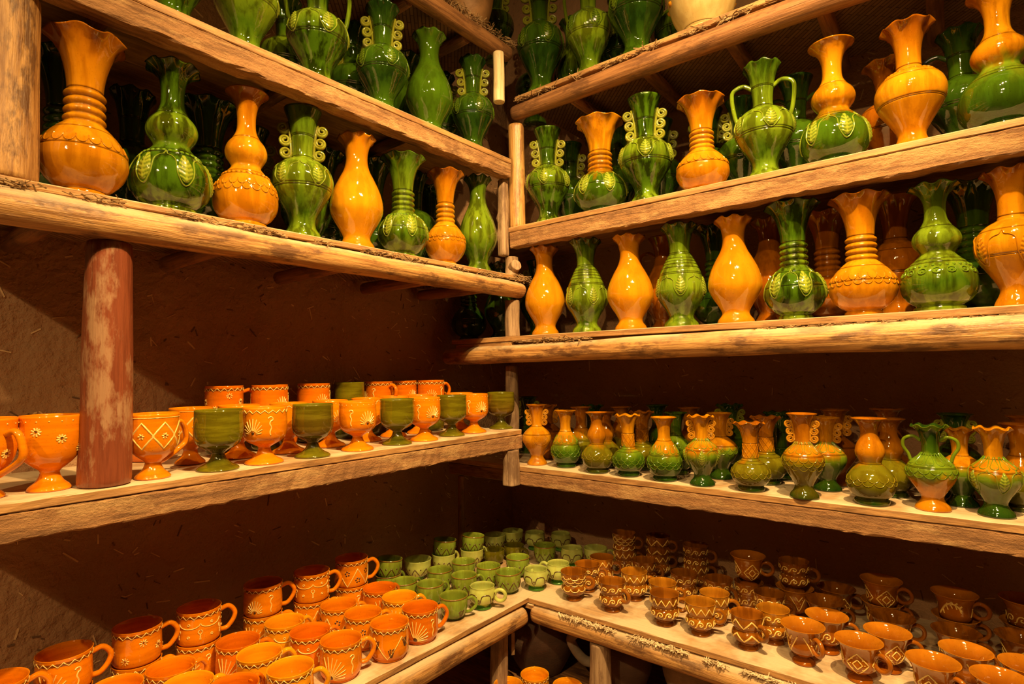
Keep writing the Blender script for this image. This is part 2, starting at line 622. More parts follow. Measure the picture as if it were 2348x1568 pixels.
def log_mesh(p0, p1, r0, r1, bend=0.0, rough=0.05, segs=44, n=22, seed=1, round_end=True, square=0.0, knots=()):
    """round timber between two points, tapering, with swells and knots"""
    rnd = random.Random(seed)
    p0, p1 = Vector(p0), Vector(p1)
    d = p1 - p0
    L = d.length
    t = d.normalized()
    side = t.orthogonal().normalized() if abs(t.z) > 0.9 else Vector((0, 0, 1)).cross(t).normalized()
    up = t.cross(side)
    ph = [rnd.uniform(0, 6.28) for _ in range(8)]
    v, f, cent = [], [], []
    stations = [i / segs for i in range(segs + 1)]
    if round_end:
        stations = [0.0, 0.003, 0.008] + stations[1:-1] + [0.992, 0.997, 1.0]
    for s in stations:
        c = p0 + d * s + up * bend * math.sin(s * math.pi) + side * (0.25 * bend * math.sin(s * 7 + ph[0]))
        r = r0 + (r1 - r0) * s
        r *= 1 + rough * (0.5 * math.sin(s * L * 9 + ph[1]) + 0.4 * math.sin(s * L * 21 + ph[2]))
        if round_end:
            e = min(s, 1 - s)
            r *= {0.0: 0.80, 0.003: 0.93, 0.008: 0.985}.get(round(e, 3), 1.0)
        for j in range(n):
            a = 2 * math.pi * j / n
            q = r * (1 + rough * (0.5 * math.sin(2 * a + ph[3] + s * L * 2) + 0.35 * math.sin(5 * a + ph[4] + s * L * 5)))
            if square:
                q *= 1 + square * math.cos(4 * a)
            for (ks, ka, kr) in knots:
                dd = ((s - ks) * L) ** 2 + (r * ((a - ka + math.pi) % (2 * math.pi) - math.pi)) ** 2
                q += kr * math.exp(-dd / (kr * 1.3) ** 2)
            v.append(c + (side * math.cos(a) + up * math.sin(a)) * q)
        cent.append(c)
    m_ = len(stations)
    for i in range(m_ - 1):
        for j in range(n):
            f.append((i * n + j, i * n + (j + 1) % n, (i + 1) * n + (j + 1) % n, (i + 1) * n + j))
    a = len(v)
    v.append(cent[0])
    v.append(cent[-1])
    for j in range(n):
        f.append((a, (j + 1) % n, j))
        f.append((a + 1, (m_ - 1) * n + j, (m_ - 1) * n + (j + 1) % n))
    me = mesh_data('log', v, f)
    return me


def straw_fringe(p0, p1, n, spread, drop, seed, ln=(0.015, 0.045), along=0.8, patchy=0.0):
    """loose ends of the reed layer caught between board and log"""
    rnd = random.Random(seed)
    p0, p1 = np.array(p0), np.array(p1)
    t = (p1 - p0) / np.linalg.norm(p1 - p0)
    mb = MB()
    for k in range(n):
        s = rnd.random()
        if patchy and math.sin(s * 61 + seed) + 0.7 * math.sin(s * 23) + rnd.uniform(-0.5, 0.5) < patchy - 1.0:
            continue
        c = p0 + (p1 - p0) * s + np.array([rnd.uniform(-spread, spread), rnd.uniform(-spread, spread), rnd.uniform(-drop, drop)])
        ax = t * rnd.choice((-1, 1)) * along + np.array([rnd.gauss(0, 0.35), rnd.gauss(0, 0.35), rnd.gauss(0, 0.25)])
        ax /= np.linalg.norm(ax)
        up = np.cross(ax, np.array([rnd.gauss(0, 1), rnd.gauss(0, 1), rnd.gauss(0, 1)]))
        up /= np.linalg.norm(up)
        flake(mb, c, ax, up, rnd.uniform(*ln), rnd.uniform(0.001, 0.0032), 0.0012)
    return mb.mesh('straw_fringe', False)


def part_stuff(me, mat, parent, name='straw_fringe'):
    o = obj(name, me, mat, parent)
    o['kind'] = 'stuff'
    return o


XE, YE = 1.62 * U, -1.72 * U       # where the shelves run out of sight
YL2 = -1.50 * U                    # the two middle shelves of the left wall end here


def boards(root, axis, a0, a1, b0, b1, z1, th, widths, seed):
    """planks side by side; the first lies along the open edge"""
    tot = sum(widths)
    pos = b0
    out = []
    for i, w in enumerate(widths):
        w = (b1 - b0) * w / tot
        lo, hi = sorted((pos, pos + w))
        g = 0.0008 if i else 0.0
        if axis == 'y':
            me = plank(lo + 0.0004, hi - 0.0004, a0, a1, z1 - th, z1 - g, 'y', 0.0007, 0.0015, 40, seed + i)
        else:
            me = plank(a0, a1, lo + 0.0004, hi - 0.0004, z1 - th, z1 - g, 'x', 0.0007, 0.0015, 40, seed + i)
        obj('board', me, W_BOARD[axis], root)
        pos += w


# ---- left wall shelves
YC = -0.37 * U
sh_L1 = thing('plank_shelf', 'rough-sawn plank shelf of green vases, highest over the goblets', 'shelf', (0, 0, 0))
boards(sh_L1, 'y', YE, YC, FXU, WX - 0.003, ZL['L1'], 0.016, [0.12, 0.12, 0.13], 10)
obj('beam', plank(FXU - 0.045, FXU - 0.001, YE, -0.372 * U, hz(1.084), hz(1.1225), 'y', 0.0013, 0.003, 70, 20, 0.6), W_BEAM['y'], sh_L1)
for i, yy in enumerate((-1.3, -1.0, -0.7)):
    obj('cross_pole', log_mesh((WX + 0.02, yy * U, ZL['L1'] - 0.034), (FXU - 0.05, yy * U, ZL['L1'] - 0.034), 0.016, 0.015, seed=30 + i, segs=14, n=12), W_LOGD['x'], sh_L1)

sh_L2 = thing('log_shelf', 'log-edged shelf of amber and green vases above the goblets', 'shelf')
boards(sh_L2, 'y', YL2, -0.345 * U, FXU - 0.012, WX + 0.012, ZL['L2'], 0.013, [0.10, 0.12, 0.11], 40)
lz = hz(0.779)
obj('front_log', log_mesh((FXU - 0.012, YL2 - 0.02, lz), (FXU - 0.020, -0.314 * U, hz(0.779)), 0.031, 0.0275, 0.002, 0.05, 80, 26, seed=5, knots=[(0.16, 1.2, 0.006), (0.8, 0.6, 0.005)]), W_LOG['y'], sh_L2)
obj('reed_mat', slab_mesh('reed_mat', WX + 0.012, FXU - 0.03, YL2, -0.35 * U, ZL['L2'] - 0.020, ZL['L2'] - 0.0142), M_MAT, sh_L2)
for i, yy in enumerate((-1.36, -1.12, -0.88, -0.64, -0.44)):
    obj('cross_pole', log_mesh((WX + 0.02, yy * U, hz(0.779)), (FXU - 0.055, yy * U, hz(0.779)), 0.019, 0.018, seed=50 + i, segs=14, n=12), W_LOGD['x'], sh_L2)
part_stuff(straw_fringe((FXU + 0.002, YL2, ZL['L2'] - 0.014), (FXU - 0.004, -0.32 * U, ZL['L2'] - 0.015), 800, 0.006, 0.005, 61, (0.010, 0.03), 0.8, 0.9), M_STRAW, sh_L2)
part_stuff(straw_fringe((FXU - 0.01, -0.34 * U, ZL['L2'] - 0.006), (FXU - 0.01, -0.285 * U, ZL['L2'] - 0.012), 60, 0.010, 0.008, 62, (0.03, 0.06)), M_STRAW, sh_L2)

sh_L3 = thing('plank_shelf', 'dusty plank shelf carrying the goblets beside the red-brown post', 'shelf')
boards(sh_L3, 'y', YL2, -0.341 * U, FXU, WX + 0.012, ZL['L3'], 0.0155, [0.13, 0.10, 0.14], 70)
obj('beam', plank(FXU - 0.05, FXU - 0.001, YL2 + 0.01, -0.338 * U, hz(0.345), ZL['L3'] - 0.0165, 'y', 0.0014, 0.003, 90, 80, 0.3), W_BEAM['y'], sh_L3)

sh_L0 = thing('log_shelf', 'thatched log shelf, topmost on the goblet wall', 'shelf')
boards(sh_L0, 'y', YE, -0.40 * U, FXU - 0.03, WX + 0.012, ZL['L0'], 0.012, [0.1, 0.12], 90)
obj('front_log', log_mesh((FXU - 0.015, YE, hz(1.436)), (FXU - 0.015, -0.362 * U, hz(1.436)), 0.028, 0.026, 0.0, 0.06, 60, 22, seed=9), W_LOGD['y'], sh_L0)
obj('reed_mat', slab_mesh('reed_mat', WX + 0.012, FXU - 0.02, YE, -0.37 * U, ZL['L0'] - 0.020, ZL['L0'] - 0.013), M_MAT, sh_L0)
for i, yy in enumerate((-1.1, -0.9, -0.7, -0.5)):
    obj('cross_pole', log_mesh((WX + 0.02, yy * U, hz(1.436)), (FXU - 0.05, yy * U, hz(1.436)), 0.019, 0.018, seed=95 + i, segs=14, n=12), W_LOGD['x'], sh_L0)
part_stuff(straw_fringe((FXU - 0.005, -0.95 * U, ZL['L0'] - 0.010), (FXU - 0.005, -0.34 * U, ZL['L0'] - 0.010), 420, 0.009, 0.010, 63, (0.015, 0.04), 0.3), M_STRAW, sh_L0)

# ---- right wall shelves
sh_R0 = thing('log_shelf', 'log-edged shelf, topmost on the small-vase wall', 'shelf')
boards(sh_R0, 'x', 0.29 * U, XE, FYU + 0.012, WY - 0.012, ZL['R0'], 0.015, [0.1, 0.13, 0.12], 110)
obj('front_log', log_mesh((0.278 * U, FYU + 0.022, hz(1.276)), (XE, FYU + 0.022, hz(1.262)), 0.026, 0.034, 0.004, 0.05, 70, 24, seed=12, knots=[(0.3, 2.2, 0.006), (0.45, 1.2, 0.004)]), W_LOGD['x'], sh_R0)
obj('reed_mat', slab_mesh('reed_mat', 0.30 * U, XE, FYU + 0.03, WY - 0.012, ZL['R0'] - 0.023, ZL['R0'] - 0.0165), M_MAT, sh_R0)
for i, xx in enumerate((0.45, 0.66, 0.86, 1.04, 1.22, 1.4)):
    obj('cross_pole', log_mesh((xx * U, WY - 0.02, hz(1.276)), (xx * U + 0.01, FYU + 0.055, hz(1.276)), 0.019, 0.018, seed=120 + i, segs=14, n=12), W_LOGD['y'], sh_R0)
part_stuff(straw_fringe((0.30 * U, FYU + 0.010, ZL['R0'] - 0.016), (1.25 * U, FYU + 0.008, ZL['R0'] - 0.017), 520, 0.006, 0.005, 64, (0.015, 0.05), 0.8, 1.0), M_STRAW, sh_R0)

sh_R1 = thing('plank_shelf', 'rough-sawn plank shelf just under the topmost log shelf', 'shelf')
boards(sh_R1, 'x', 0.02 * U, XE, FYU, WY + 0.001, ZL['R1'], 0.016, [0.12, 0.12, 0.13], 130)
obj('beam', plank(0.272 * U, XE, FYU + 0.001, FYU + 0.045, hz(0.895), ZL['R1'] - 0.017, 'x', 0.0014, 0.003, 80, 140, 0.6), W_BEAM['x'], sh_R1)

sh_R2 = thing('log_shelf', 'log-edged shelf of amber and green vases above the small vases', 'shelf')
boards(sh_R2, 'x', 0.045 * U, XE, FYU, WY - 0.012, ZL['R2'], 0.0165, [0.11, 0.12, 0.13], 150)
obj('front_log', log_mesh((0.015 * U, FYU + 0.012, hz(0.600)), (XE, FYU + 0.010, hz(0.607)), 0.030, 0.0335, 0.004, 0.06, 80, 26, seed=15, knots=[(0.52, 2.0, 0.005), (0.75, 2.6, 0.007)]), W_LOG['x'], sh_R2)
obj('spacer', plank(0.06 * U, 0.27 * U, FYU + 0.004, FYU + 0.05, hz(0.620), ZL['R2'] - 0.0175, 'x', 0.001, 0.002, 10, 151), W_BOARD['x'], sh_R2)
for i, xx in enumerate((0.4, 0.75, 1.1, 1.4)):
    obj('cross_pole', log_mesh((xx * U, WY - 0.02, hz(0.612)), (xx * U, FYU + 0.05, hz(0.612)), 0.018, 0.017, seed=155 + i, segs=14, n=12), W_LOGD['y'], sh_R2)
part_stuff(straw_fringe((0.28 * U, FYU - 0.002, ZL['R2'] - 0.019), (0.52 * U, FYU - 0.002, ZL['R2'] - 0.019), 90, 0.004, 0.003, 65, (0.02, 0.05)), M_STRAW, sh_R2)
part_stuff(straw_fringe((0.9 * U, FYU, ZL['R2'] - 0.019), (1.35 * U, FYU, ZL['R2'] - 0.019), 110, 0.004, 0.003, 66, (0.008, 0.02)), M_STRAW, sh_R2)

sh_R3 = thing('plank_shelf', 'dusty plank shelf carrying the small olive and green vases', 'shelf')
boards(sh_R3, 'x', 0.03 * U, XE, FYU, WY - 0.012, ZL['R3'], 0.0165, [0.13, 0.11, 0.12], 170)
obj('beam', plank(0.286 * U, XE, FYU + 0.001, FYU + 0.05, hz(0.251), ZL['R3'] - 0.0175, 'x', 0.0014, 0.003, 90, 180, 0.4), W_BEAM['x'], sh_R3)
obj('beam', plank(0.02 * U, 0.27 * U, FYU + 0.012, FYU + 0.05, hz(0.252), ZL['R3'] - 0.0175, 'x', 0.0014, 0.003, 12, 181, 0.4), W_LOGD['x'], sh_R3)

# ---- the corner bench
bench = thing('corner_bench', 'pale dusty corner bench crowded with mugs and cups, log front', 'bench')
boards(bench, 'y', YE, -0.001, FX, WX + 0.012, ZL['L4'], 0.0145, [0.135, 0.13, 0.115], 200)
boards(bench, 'x', FX + 0.001, XE, FY, WY - 0.012, ZL['R4'], 0.0145, [0.15, 0.13, 0.14], 210)
obj('front_log', log_mesh((FX - 0.022, YE, hz(-0.040)), (FX - 0.012, -0.452 * U, hz(-0.040)), 0.034, 0.029, 0.002, 0.05, 70, 26, seed=21, knots=[(0.8, 1.0, 0.005)]), W_LOG['y'], bench)
obj('front_log', log_mesh((FX + 0.012, FY + 0.014, hz(-0.036)), (XE, FY + 0.012, hz(-0.042)), 0.026, 0.037, 0.0, 0.05, 70, 26, seed=22), W_LOG['x'], bench)
obj('wedge', plank(FX - 0.012, FX + 0.020, FY - 0.002, FY + 0.018, hz(-0.0265), ZL['L4'] - 0.0165, 'x', 0.001, 0.002, 4, 220), W_BOARD['x'], bench)
part_stuff(straw_fringe((0.47 * U, FY - 0.008, ZL['R4'] - 0.0165), (1.25 * U, FY - 0.010, ZL['R4'] - 0.0165), 1000, 0.005, 0.003, 67, (0.007, 0.020), 0.5, 0.55), M_STRAWP, bench)

low = thing('low_shelf', 'shadowed low shelf under the corner bench holding jars', 'shelf')
ZLOW = hz(-0.24)
obj('board', plank(WX + 0.012, 0.62 * U, -0.30 * U, WY - 0.012, ZLOW - 0.02, ZLOW, 'x', 0.001, 0.002, 16, 230), W_LOGD['x'], low)  # low boards in dark wood, painting in the shadow of the bench
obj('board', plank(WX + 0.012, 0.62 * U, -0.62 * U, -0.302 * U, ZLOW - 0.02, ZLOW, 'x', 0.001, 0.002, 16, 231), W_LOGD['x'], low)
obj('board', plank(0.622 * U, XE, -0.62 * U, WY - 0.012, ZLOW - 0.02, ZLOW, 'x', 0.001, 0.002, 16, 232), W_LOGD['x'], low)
for xx, yy in ((0.04, -0.05), (0.58, -0.58), (0.06, -0.58), (1.5, -0.40), (1.5, -0.05)):
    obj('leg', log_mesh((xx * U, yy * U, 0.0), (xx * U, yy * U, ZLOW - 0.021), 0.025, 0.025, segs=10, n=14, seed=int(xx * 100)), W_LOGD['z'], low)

# ---- posts (each stands just behind the open edge)


def post(name, label, px, zb, zt, r0, r1, mat, plane, seed=1, **kw):
    """px: picture column of the post; plane: ('x'|'y', coordinate) it stands in"""
    q = on_x(px, 800, plane[1]) if plane[0] == 'x' else on_y(px, 800, plane[1])
    c = q[:2]
    me = log_mesh((0, 0, 0), (0, 0, zt - zb), r0, r1, kw.get('bend', 0.003), kw.get('rough', 0.05), kw.get('segs', 34), 24, seed, True, kw.get('square', 0.0), kw.get('knots', ()))
    return tag(obj(name, me, mat, None, (c[0], c[1], zb)), label, 'post')


post('red_post', 'worn red-brown painted post standing among the goblets', 246, ZL['L3'] + 0.0005, hz(0.779) - 0.027, 0.0405, 0.036, W_RED, ('x', FXU - 0.048), 31, rough=0.03)
post('thick_post', 'thick honey-coloured post on the log shelf beside the big ribbed amber vase', -7, ZL['L2'] + 0.0005, hz(1.084) - 0.002, 0.043, 0.040, W_LOG['z'], ('x', FXU - 0.055), 32)
post('round_post', 'smooth round honey-coloured post under the topmost log of the corner', 1191, ZL['R1'] + 0.0005, hz(1.247), 0.0275, 0.026, W_POST, ('y', FYU + 0.035), 33)
post('bark_post', 'squared corner post with a strip of bark, between two plank beams', 1158, hz(0.872), hz(1.083), 0.0185, 0.017, W_GREY, ('y', FYU - 0.012), 34, square=0.10, rough=0.10, knots=[(0.25, 2.9, 0.010), (0.5, 2.7, 0.008)])
kp = post('knotty_post', 'short knotty corner post standing on the log shelf end', 1176, ZL['L2'] + 0.0005, hz(0.871), 0.0245, 0.0235, W_GREY, ('x', FXU - 0.03), 35, rough=0.08)
kn = log_mesh((0.004, 0.0, 0.024), (0.030, -0.012, 0.032), 0.021, 0.018, 0, 0.06, 8, 18, 3)
obj('knot', kn, W_GREY, kp)
post('weathered_post', 'weathered grey corner post on the lower log shelf, half in shadow', 1176, ZL['R2'] + 0.0005, hz(0.752), 0.025, 0.024, W_GREY, ('y', FYU + 0.032), 36)
post('split_post', 'split corner post between the lower log shelf and the small-vase shelf', 1173, ZL['R3'] + 0.0005, hz(0.571), 0.0235, 0.022, W_GREY, ('y', FYU + 0.085), 37)
post('post_stub', 'short squared post stub under the goblet shelf end', 1169, hz(0.252), hz(0.3435), 0.0245, 0.023, W_GREY, ('y', FYU - 0.024), 42, square=0.08)
post('pale_pole', 'pale peeled pole hanging under the thatched log at the corner', 1152, hz(1.275), hz(1.412), 0.0185, 0.0175, W_PALE, ('x', FXU + 0.004), 38, rough=0.02)
post('wall_pole', 'thin dark pole against the wall under the small-vase shelf end', 1055, ZL['L4'] + 0.0005, hz(0.249), 0.013, 0.012, W_LOGD['z'], ('y', FYU + 0.02), 39)
post('bench_leg_post', 'shaded leg post under the bench log near hanging straw', 1136, ZLOW + 0.0006, hz(-0.062), 0.026, 0.024, W_GREY, ('x', FX - 0.06), 40)
post('bench_leg_post', 'rough brightly lit leg post under the bench beside a pale jar handle', 1362, ZLOW + 0.0006, hz(-0.058), 0.031, 0.029, W_GREY, ('y', FY + 0.02), 41, rough=0.09)
for k, (a, b, w) in enumerate(((1161, 1494, 0.0042), (1176, 1502, 0.0048))):
    p = on_x(a, 1450, FX - 0.035)
    q = on_x(a, b, FX - 0.035)
    mb = MB()
    flake(mb, (0, 0, (q[2] - p[2]) / 2), (0.02, 0, 1), (0.6, 0.8, 0), p[2] - q[2], w * 2, 0.001)
    tag(obj('straw_strip', mb.mesh('straw_strip', False), M_STRAW, None, p), ('short', 'long')[k] + ' flat straw strip hanging under the bench log', 'straw', 'straw strips under the bench')

# ------------------------------------------------------------------ pottery: shapes


def catmull(pts, sub=5):
    pts = [np.array(p, float) for p in pts]
    out = []
    for i in range(len(pts) - 1):
        p1, p2 = pts[i], pts[i + 1]
        p0 = pts[i - 1] if i else 2 * p1 - p2
        p3 = pts[i + 2] if i + 2 < len(pts) else 2 * p2 - p1
        for k in range(sub):
            t = k / sub
            out.append(0.5 * ((2 * p1) + (p2 - p0) * t + (2 * p0 - 5 * p1 + 4 * p2 - p3) * t * t + (3 * p1 - p0 - 3 * p2 + p3) * t ** 3))
    out.append(pts[-1])
    return out


PROFILE = dict(
    ribbed=[(.52, 0), (.56, .012), (.55, .035), (.50, .05), (.66, .075), (.87, .13), (.985, .19), (1.0, .235), (.95, .30), (.80, .365), (.60, .42), (.45, .455), (.41, .48), (.40, .63), (.40, .66), (.425, .73), (.49, .81), (.60, .89), (.74, .955), (.90, 1.0)],
    gourd=[(.64, 0), (.67, .012), (.66, .035), (.60, .048), (.80, .085), (.95, .14), (1.0, .205), (.95, .285), (.78, .36), (.55, .42), (.455, .452), (.50, .48), (.61, .52), (.645, .565), (.58, .615), (.42, .665), (.31, .72), (.285, .78), (.30, .85), (.37, .915), (.50, .965), (.68, 1.0)],
    pear=[(.66, 0), (.69, .014), (.65, .045), (.54, .08), (.51, .115), (.62, .17), (.83, .25), (.97, .32), (1.0, .375), (.965, .44), (.86, .52), (.68, .61), (.52, .68), (.435, .74), (.405, .80), (.43, .86), (.51, .925), (.71, 1.0)],
    bandpear=[(.68, 0), (.71, .014), (.67, .045), (.54, .08), (.50, .11), (.62, .17), (.85, .25), (.985, .32), (1.0, .365), (.955, .43), (.83, .53), (.66, .62), (.50, .69), (.43, .72), (.42, .77), (.45, .83), (.53, .90), (.64, .96), (.76, 1.0)],
    baluster=[(.60, 0), (.63, .014), (.59, .05), (.47, .09), (.435, .14), (.52, .20), (.72, .28), (.92, .36), (1.0, .425), (.985, .475), (.88, .535), (.66, .585), (.43, .612), (.35, .63), (.335, .68), (.36, .76), (.41, .84), (.49, .92), (.63, 1.0)],
    ovoid=[(.53, 0), (.56, .014), (.51, .05), (.41, .10), (.40, .14), (.52, .20), (.75, .29), (.94, .37), (1.0, .435), (.98, .49), (.87, .55), (.65, .60), (.43, .63), (.365, .65), (.35, .72), (.37, .80), (.44, .88), (.56, .95), (.74, 1.0)],
    sbottle=[(.66, 0), (.69, .02), (.67, .05), (.60, .065), (.80, .11), (.96, .20), (1.0, .285), (.93, .38), (.75, .49), (.52, .59), (.385, .65), (.35, .70), (.36, .80), (.43, .89), (.56, .955), (.75, 1.0)],
    sglobe=[(.66, 0), (.69, .02), (.67, .055), (.60, .07), (.78, .105), (.95, .17), (1.0, .24), (.95, .315), (.78, .385), (.55, .43), (.43, .46), (.40, .52), (.38, .70), (.42, .80), (.53, .89), (.66, .96), (.80, 1.0)],
    sbaluster=[(.68, 0), (.70, .016), (.64, .05), (.48, .10), (.44, .15), (.56, .21), (.79, .30), (.96, .38), (1.0, .44), (.96, .50), (.78, .56), (.52, .615), (.37, .65), (.34, .70), (.36, .80), (.45, .90), (.58, .96), (.74, 1.0)],
    sgourd=[(.70, 0), (.72, .02), (.70, .05), (.62, .065), (.82, .11), (.96, .18), (1.0, .245), (.93, .33), (.74, .40), (.52, .455), (.45, .48), (.50, .52), (.585, .575), (.60, .63), (.52, .70), (.39, .77), (.345, .83), (.39, .90), (.53, .96), (.74, 1.0)],
    mug=[(.76, 0), (.80, .02), (.79, .06), (.83, .085), (.93, .13), (.985, .22), (1.0, .36), (.985, .60), (.97, .82), (.985, .94), (1.0, 1.0)],
    bigmug=[(.80, 0), (.86, .02), (.93, .06), (.97, .15), (1.0, .4), (1.0, .7), (.99, .9), (1.0, 1.0)],
    cup=[(.46, 0), (.50, .03), (.50, .07), (.64, .10), (.82, .19), (.93, .33), (.985, .55), (1.0, .78), (.985, .93), (1.0, 1.0)],
    palecup=[(.62, 0), (.66, .03), (.62, .10), (.50, .16), (.60, .22), (.84, .33), (.97, .48), (1.0, .62), (.95, .80), (.88, .93), (.89, 1.0)],
    bowlcup=[(.40, 0), (.46, .05), (.44, .12), (.62, .20), (.84, .38), (.95, .60), (.97, .82), (1.0, 1.0)],
    bulge=[(.60, 0), (.63, .025), (.58, .07), (.45, .12), (.50, .165), (.74, .23), (.90, .32), (.945, .40), (.90, .49), (.82, .555), (.82, .605), (.90, .67), (.955, .77), (.96, .87), (.97, .95), (1.0, 1.0)],
    flare=[(.50, 0), (.53, .03), (.45, .09), (.24, .15), (.25, .19), (.44, .24), (.63, .34), (.70, .46), (.70, .58), (.71, .69), (.77, .80), (.87, .91), (1.0, 1.0)],
    goblet=[(.82, 0), (.84, .02), (.76, .055), (.54, .10), (.36, .165), (.28, .23), (.27, .285), (.42, .325), (.70, .385), (.89, .46), (.965, .56), (.985, .70), (.965, .86), (.96, 1.0)],
    gobletmug=[(.68, 0), (.70, .02), (.62, .06), (.44, .12), (.33, .20), (.34, .26), (.55, .32), (.82, .41), (.95, .52), (1.0, .66), (.99, .85), (1.0, 1.0)],
    jar=[(.55, 0), (.60, .02), (.80, .2), (.97, .42), (1.0, .55), (.92, .72), (.70, .85), (.58, .90), (.57, .95), (.66, 1.0)],
    pot=[(.52, 0), (.56, .03), (.54, .07), (.60, .12), (.80, .30), (.94, .55), (1.0, .75), (.97, .9), (.90, 1.0)],
)
GROOVES = dict(
    ribbed=[.275, .40, .66], gourd=[.40, .66, .37], pear=[], bandpear=[.50, .515, .565, .60, .63, .66, .70, .715],
    baluster=[.39, .375, .63, .80, .79], ovoid=[.37, .36, .55, .66], sbottle=[.40, .415, .63], sglobe=[.40, .44, .47, .69],
    sbaluster=[.50, .512, .64], sgourd=[.47], mug=[], bigmug=[], cup=[], palecup=[], bowlcup=[], bulge=[], flare=[], goblet=[],
    gobletmug=[], jar=[.80, .83], pot=[.10])


class Shape:
    """turned vessel: outer profile r(z), real size"""

    def __init__(s, kind, H, R, scallop=0, ribs=0, seg=64, deep=None, amp=1.0):
        s.kind, s.H, s.R = kind, H, R
        pr = catmull(PROFILE[kind], 5)
        z = np.maximum.accumulate(np.array([p[1] for p in pr]))
        z = z + np.arange(len(z)) * 1e-7
        r = np.array([max(p[0], 0.05) for p in pr])
        zz = list(z)
        for g in GROOVES[kind]:
            zz += [g - .008, g - .003, g, g + .003, g + .008]
        if ribs:
            zz += list(np.linspace(.455, .655, ribs * 8 + 1))
        zz = np.array(sorted(zz))
        rr = np.interp(zz, z, r)
        for g in GROOVES[kind]:
            rr -= 0.022 * np.exp(-((zz - g) / .0028) ** 2)
        if ribs:
            w = (zz > .455) & (zz < .655)
            ph = (zz - .455) / .2 * ribs * math.pi
            rr = rr + w * (0.085 * np.abs(np.sin(ph)) - 0.01) * (1 - 0.12 * np.sin((zz - .455) / .2 * math.pi))
        s.z, s.r = zz * H, rr * R
        s.pool = np.zeros(len(zz))
        for g in GROOVES[kind]:
            s.pool += np.exp(-((zz - g) / .004) ** 2)
        if ribs:
            s.pool += w * (1 - np.abs(np.sin(ph))) ** 2 * 0.8
        s.scallop, s.seg, s.amp = scallop, seg, amp
        s.deep = deep

    def rad(s, z):
        return float(np.interp(z, s.z, s.r))

    def mesh(s, name):
        n = s.seg
        H, R = s.H, s.R
        th = (0.045 if s.deep else 0.06) * R
        outer = list(zip(s.r, s.z))
        depth_to = s.deep if s.deep else 0.62
        inner = [(s.r[-1] - th * 0.5, H * 1.004)]
        for t in np.linspace(0.985, depth_to, 9):
            inner.append((max(s.rad(t * H) - th, 0.004), t * H))
        prof = [(r, z, 0, q) for (r, z), q in zip(outer, s.pool)] + [(r, z, 1, 0.0) for r, z in inner]
        v, f, h, pl = [], [], [], []
        for r, z, inn, q in prof:
            t = z / H
            w = max(0.0, (t - 0.86) / 0.14) ** 1.6 if s.scallop else 0
            for j in range(n):
                a = 2 * math.pi * j / n
                rr, zz = r, z
                if w:
                    c = math.cos(s.scallop * a)
                    c = math.copysign(abs(c) ** 0.8, c)
                    rr *= 1 + 0.055 * s.amp * w * c
                    zz -= 0.030 * s.amp * H * w * (0.5 + 0.5 * c)
                v.append((rr * math.cos(a), rr * math.sin(a), zz))
                h.append(t if not inn else min(t, 0.93))
                pl.append(min(q, 1.0))
        m_ = len(prof)
        for i in range(m_ - 1):
            for j in range(n):
                f.append((i * n + j, i * n + (j + 1) % n, (i + 1) * n + (j + 1) % n, (i + 1) * n + j))
        a = len(v)
        v.append((0, 0, 0.0))
        v.append((0, 0, inner[-1][1] - 0.02 * H))
        h += [0, 0.5]
        pl += [0, 0]
        for j in range(n):
            f.append((a, (j + 1) % n, j))
            f.append((a + 1, (m_ - 1) * n + j, (m_ - 1) * n + (j + 1) % n))
        return mesh_data(name, v, f, h, True, pl)

    def pt(s, th, z, off=0.0):
        r = s.rad(z) + off
        return (r * math.cos(th), r * math.sin(th), z)

    # -- trailed or moulded lines lying on the surface
    def line(s, mb, pts, w, hgt, closed=False):
        Q = [np.array(p, float) for p in pts]
        P = []
        for i in range(len(Q) if closed else len(Q) - 1):
            a, b = Q[i], Q[(i + 1) % len(Q)].copy()
            if i == len(Q) - 1 and abs(b[0] - a[0]) > math.pi:
                b[0] += math.copysign(2 * math.pi, a[0] - b[0])
            k = max(1, int(math.ceil(max(abs(b[0] - a[0]) / 0.16, abs(b[1] - a[1]) / (0.07 * s.H)))))
            P += [a + (b - a) * j / k for j in range(k)]
        if not closed:
            P.append(Q[-1])
        n = len(P)
        v, f = [], []
        for i in range(n):
            a = P[i - 1] if (i or closed) else P[i]
            b = P[(i + 1) % n] if (i < n - 1 or closed) else P[i]
            r = s.rad(P[i][1])
            dth = (b[0] - a[0] + math.pi) % (2 * math.pi) - math.pi
            t = np.array([dth * r, b[1] - a[1]])
            t /= (np.linalg.norm(t) + 1e-12)
            nn = np.array([-t[1], t[0]]) * w / 2
            for k, o in ((-1, -0.0006), (-0.45, hgt), (0.45, hgt), (1, -0.0006)):
                v.append(s.pt(P[i][0] + k * nn[0] / r, P[i][1] + k * nn[1], o))
        for i in range(n - 1 + (1 if closed else 0)):
            j = (i + 1) % n
            for k in range(3):
                f.append((i * 4 + k, i * 4 + k + 1, j * 4 + k + 1, j * 4 + k))
        mb.add(v, f)

    def dot(s, mb, th, z, rad, hgt, n=7):
        r = s.rad(z)
        v = [s.pt(th, z, hgt)]
        for k, (q, o) in enumerate(((0.6, hgt * 0.8), (1.0, -0.0006))):
            for j in range(n):
                a = 2 * math.pi * j / n
                v.append(s.pt(th + q * rad * math.cos(a) / r, z + q * rad * math.sin(a), o))
        f = [(0, 1 + j, 1 + (j + 1) % n) for j in range(n)]
        f += [(1 + j, 1 + n + j, 1 + n + (j + 1) % n, 1 + (j + 1) % n) for j in range(n)]
        mb.add(v, f)

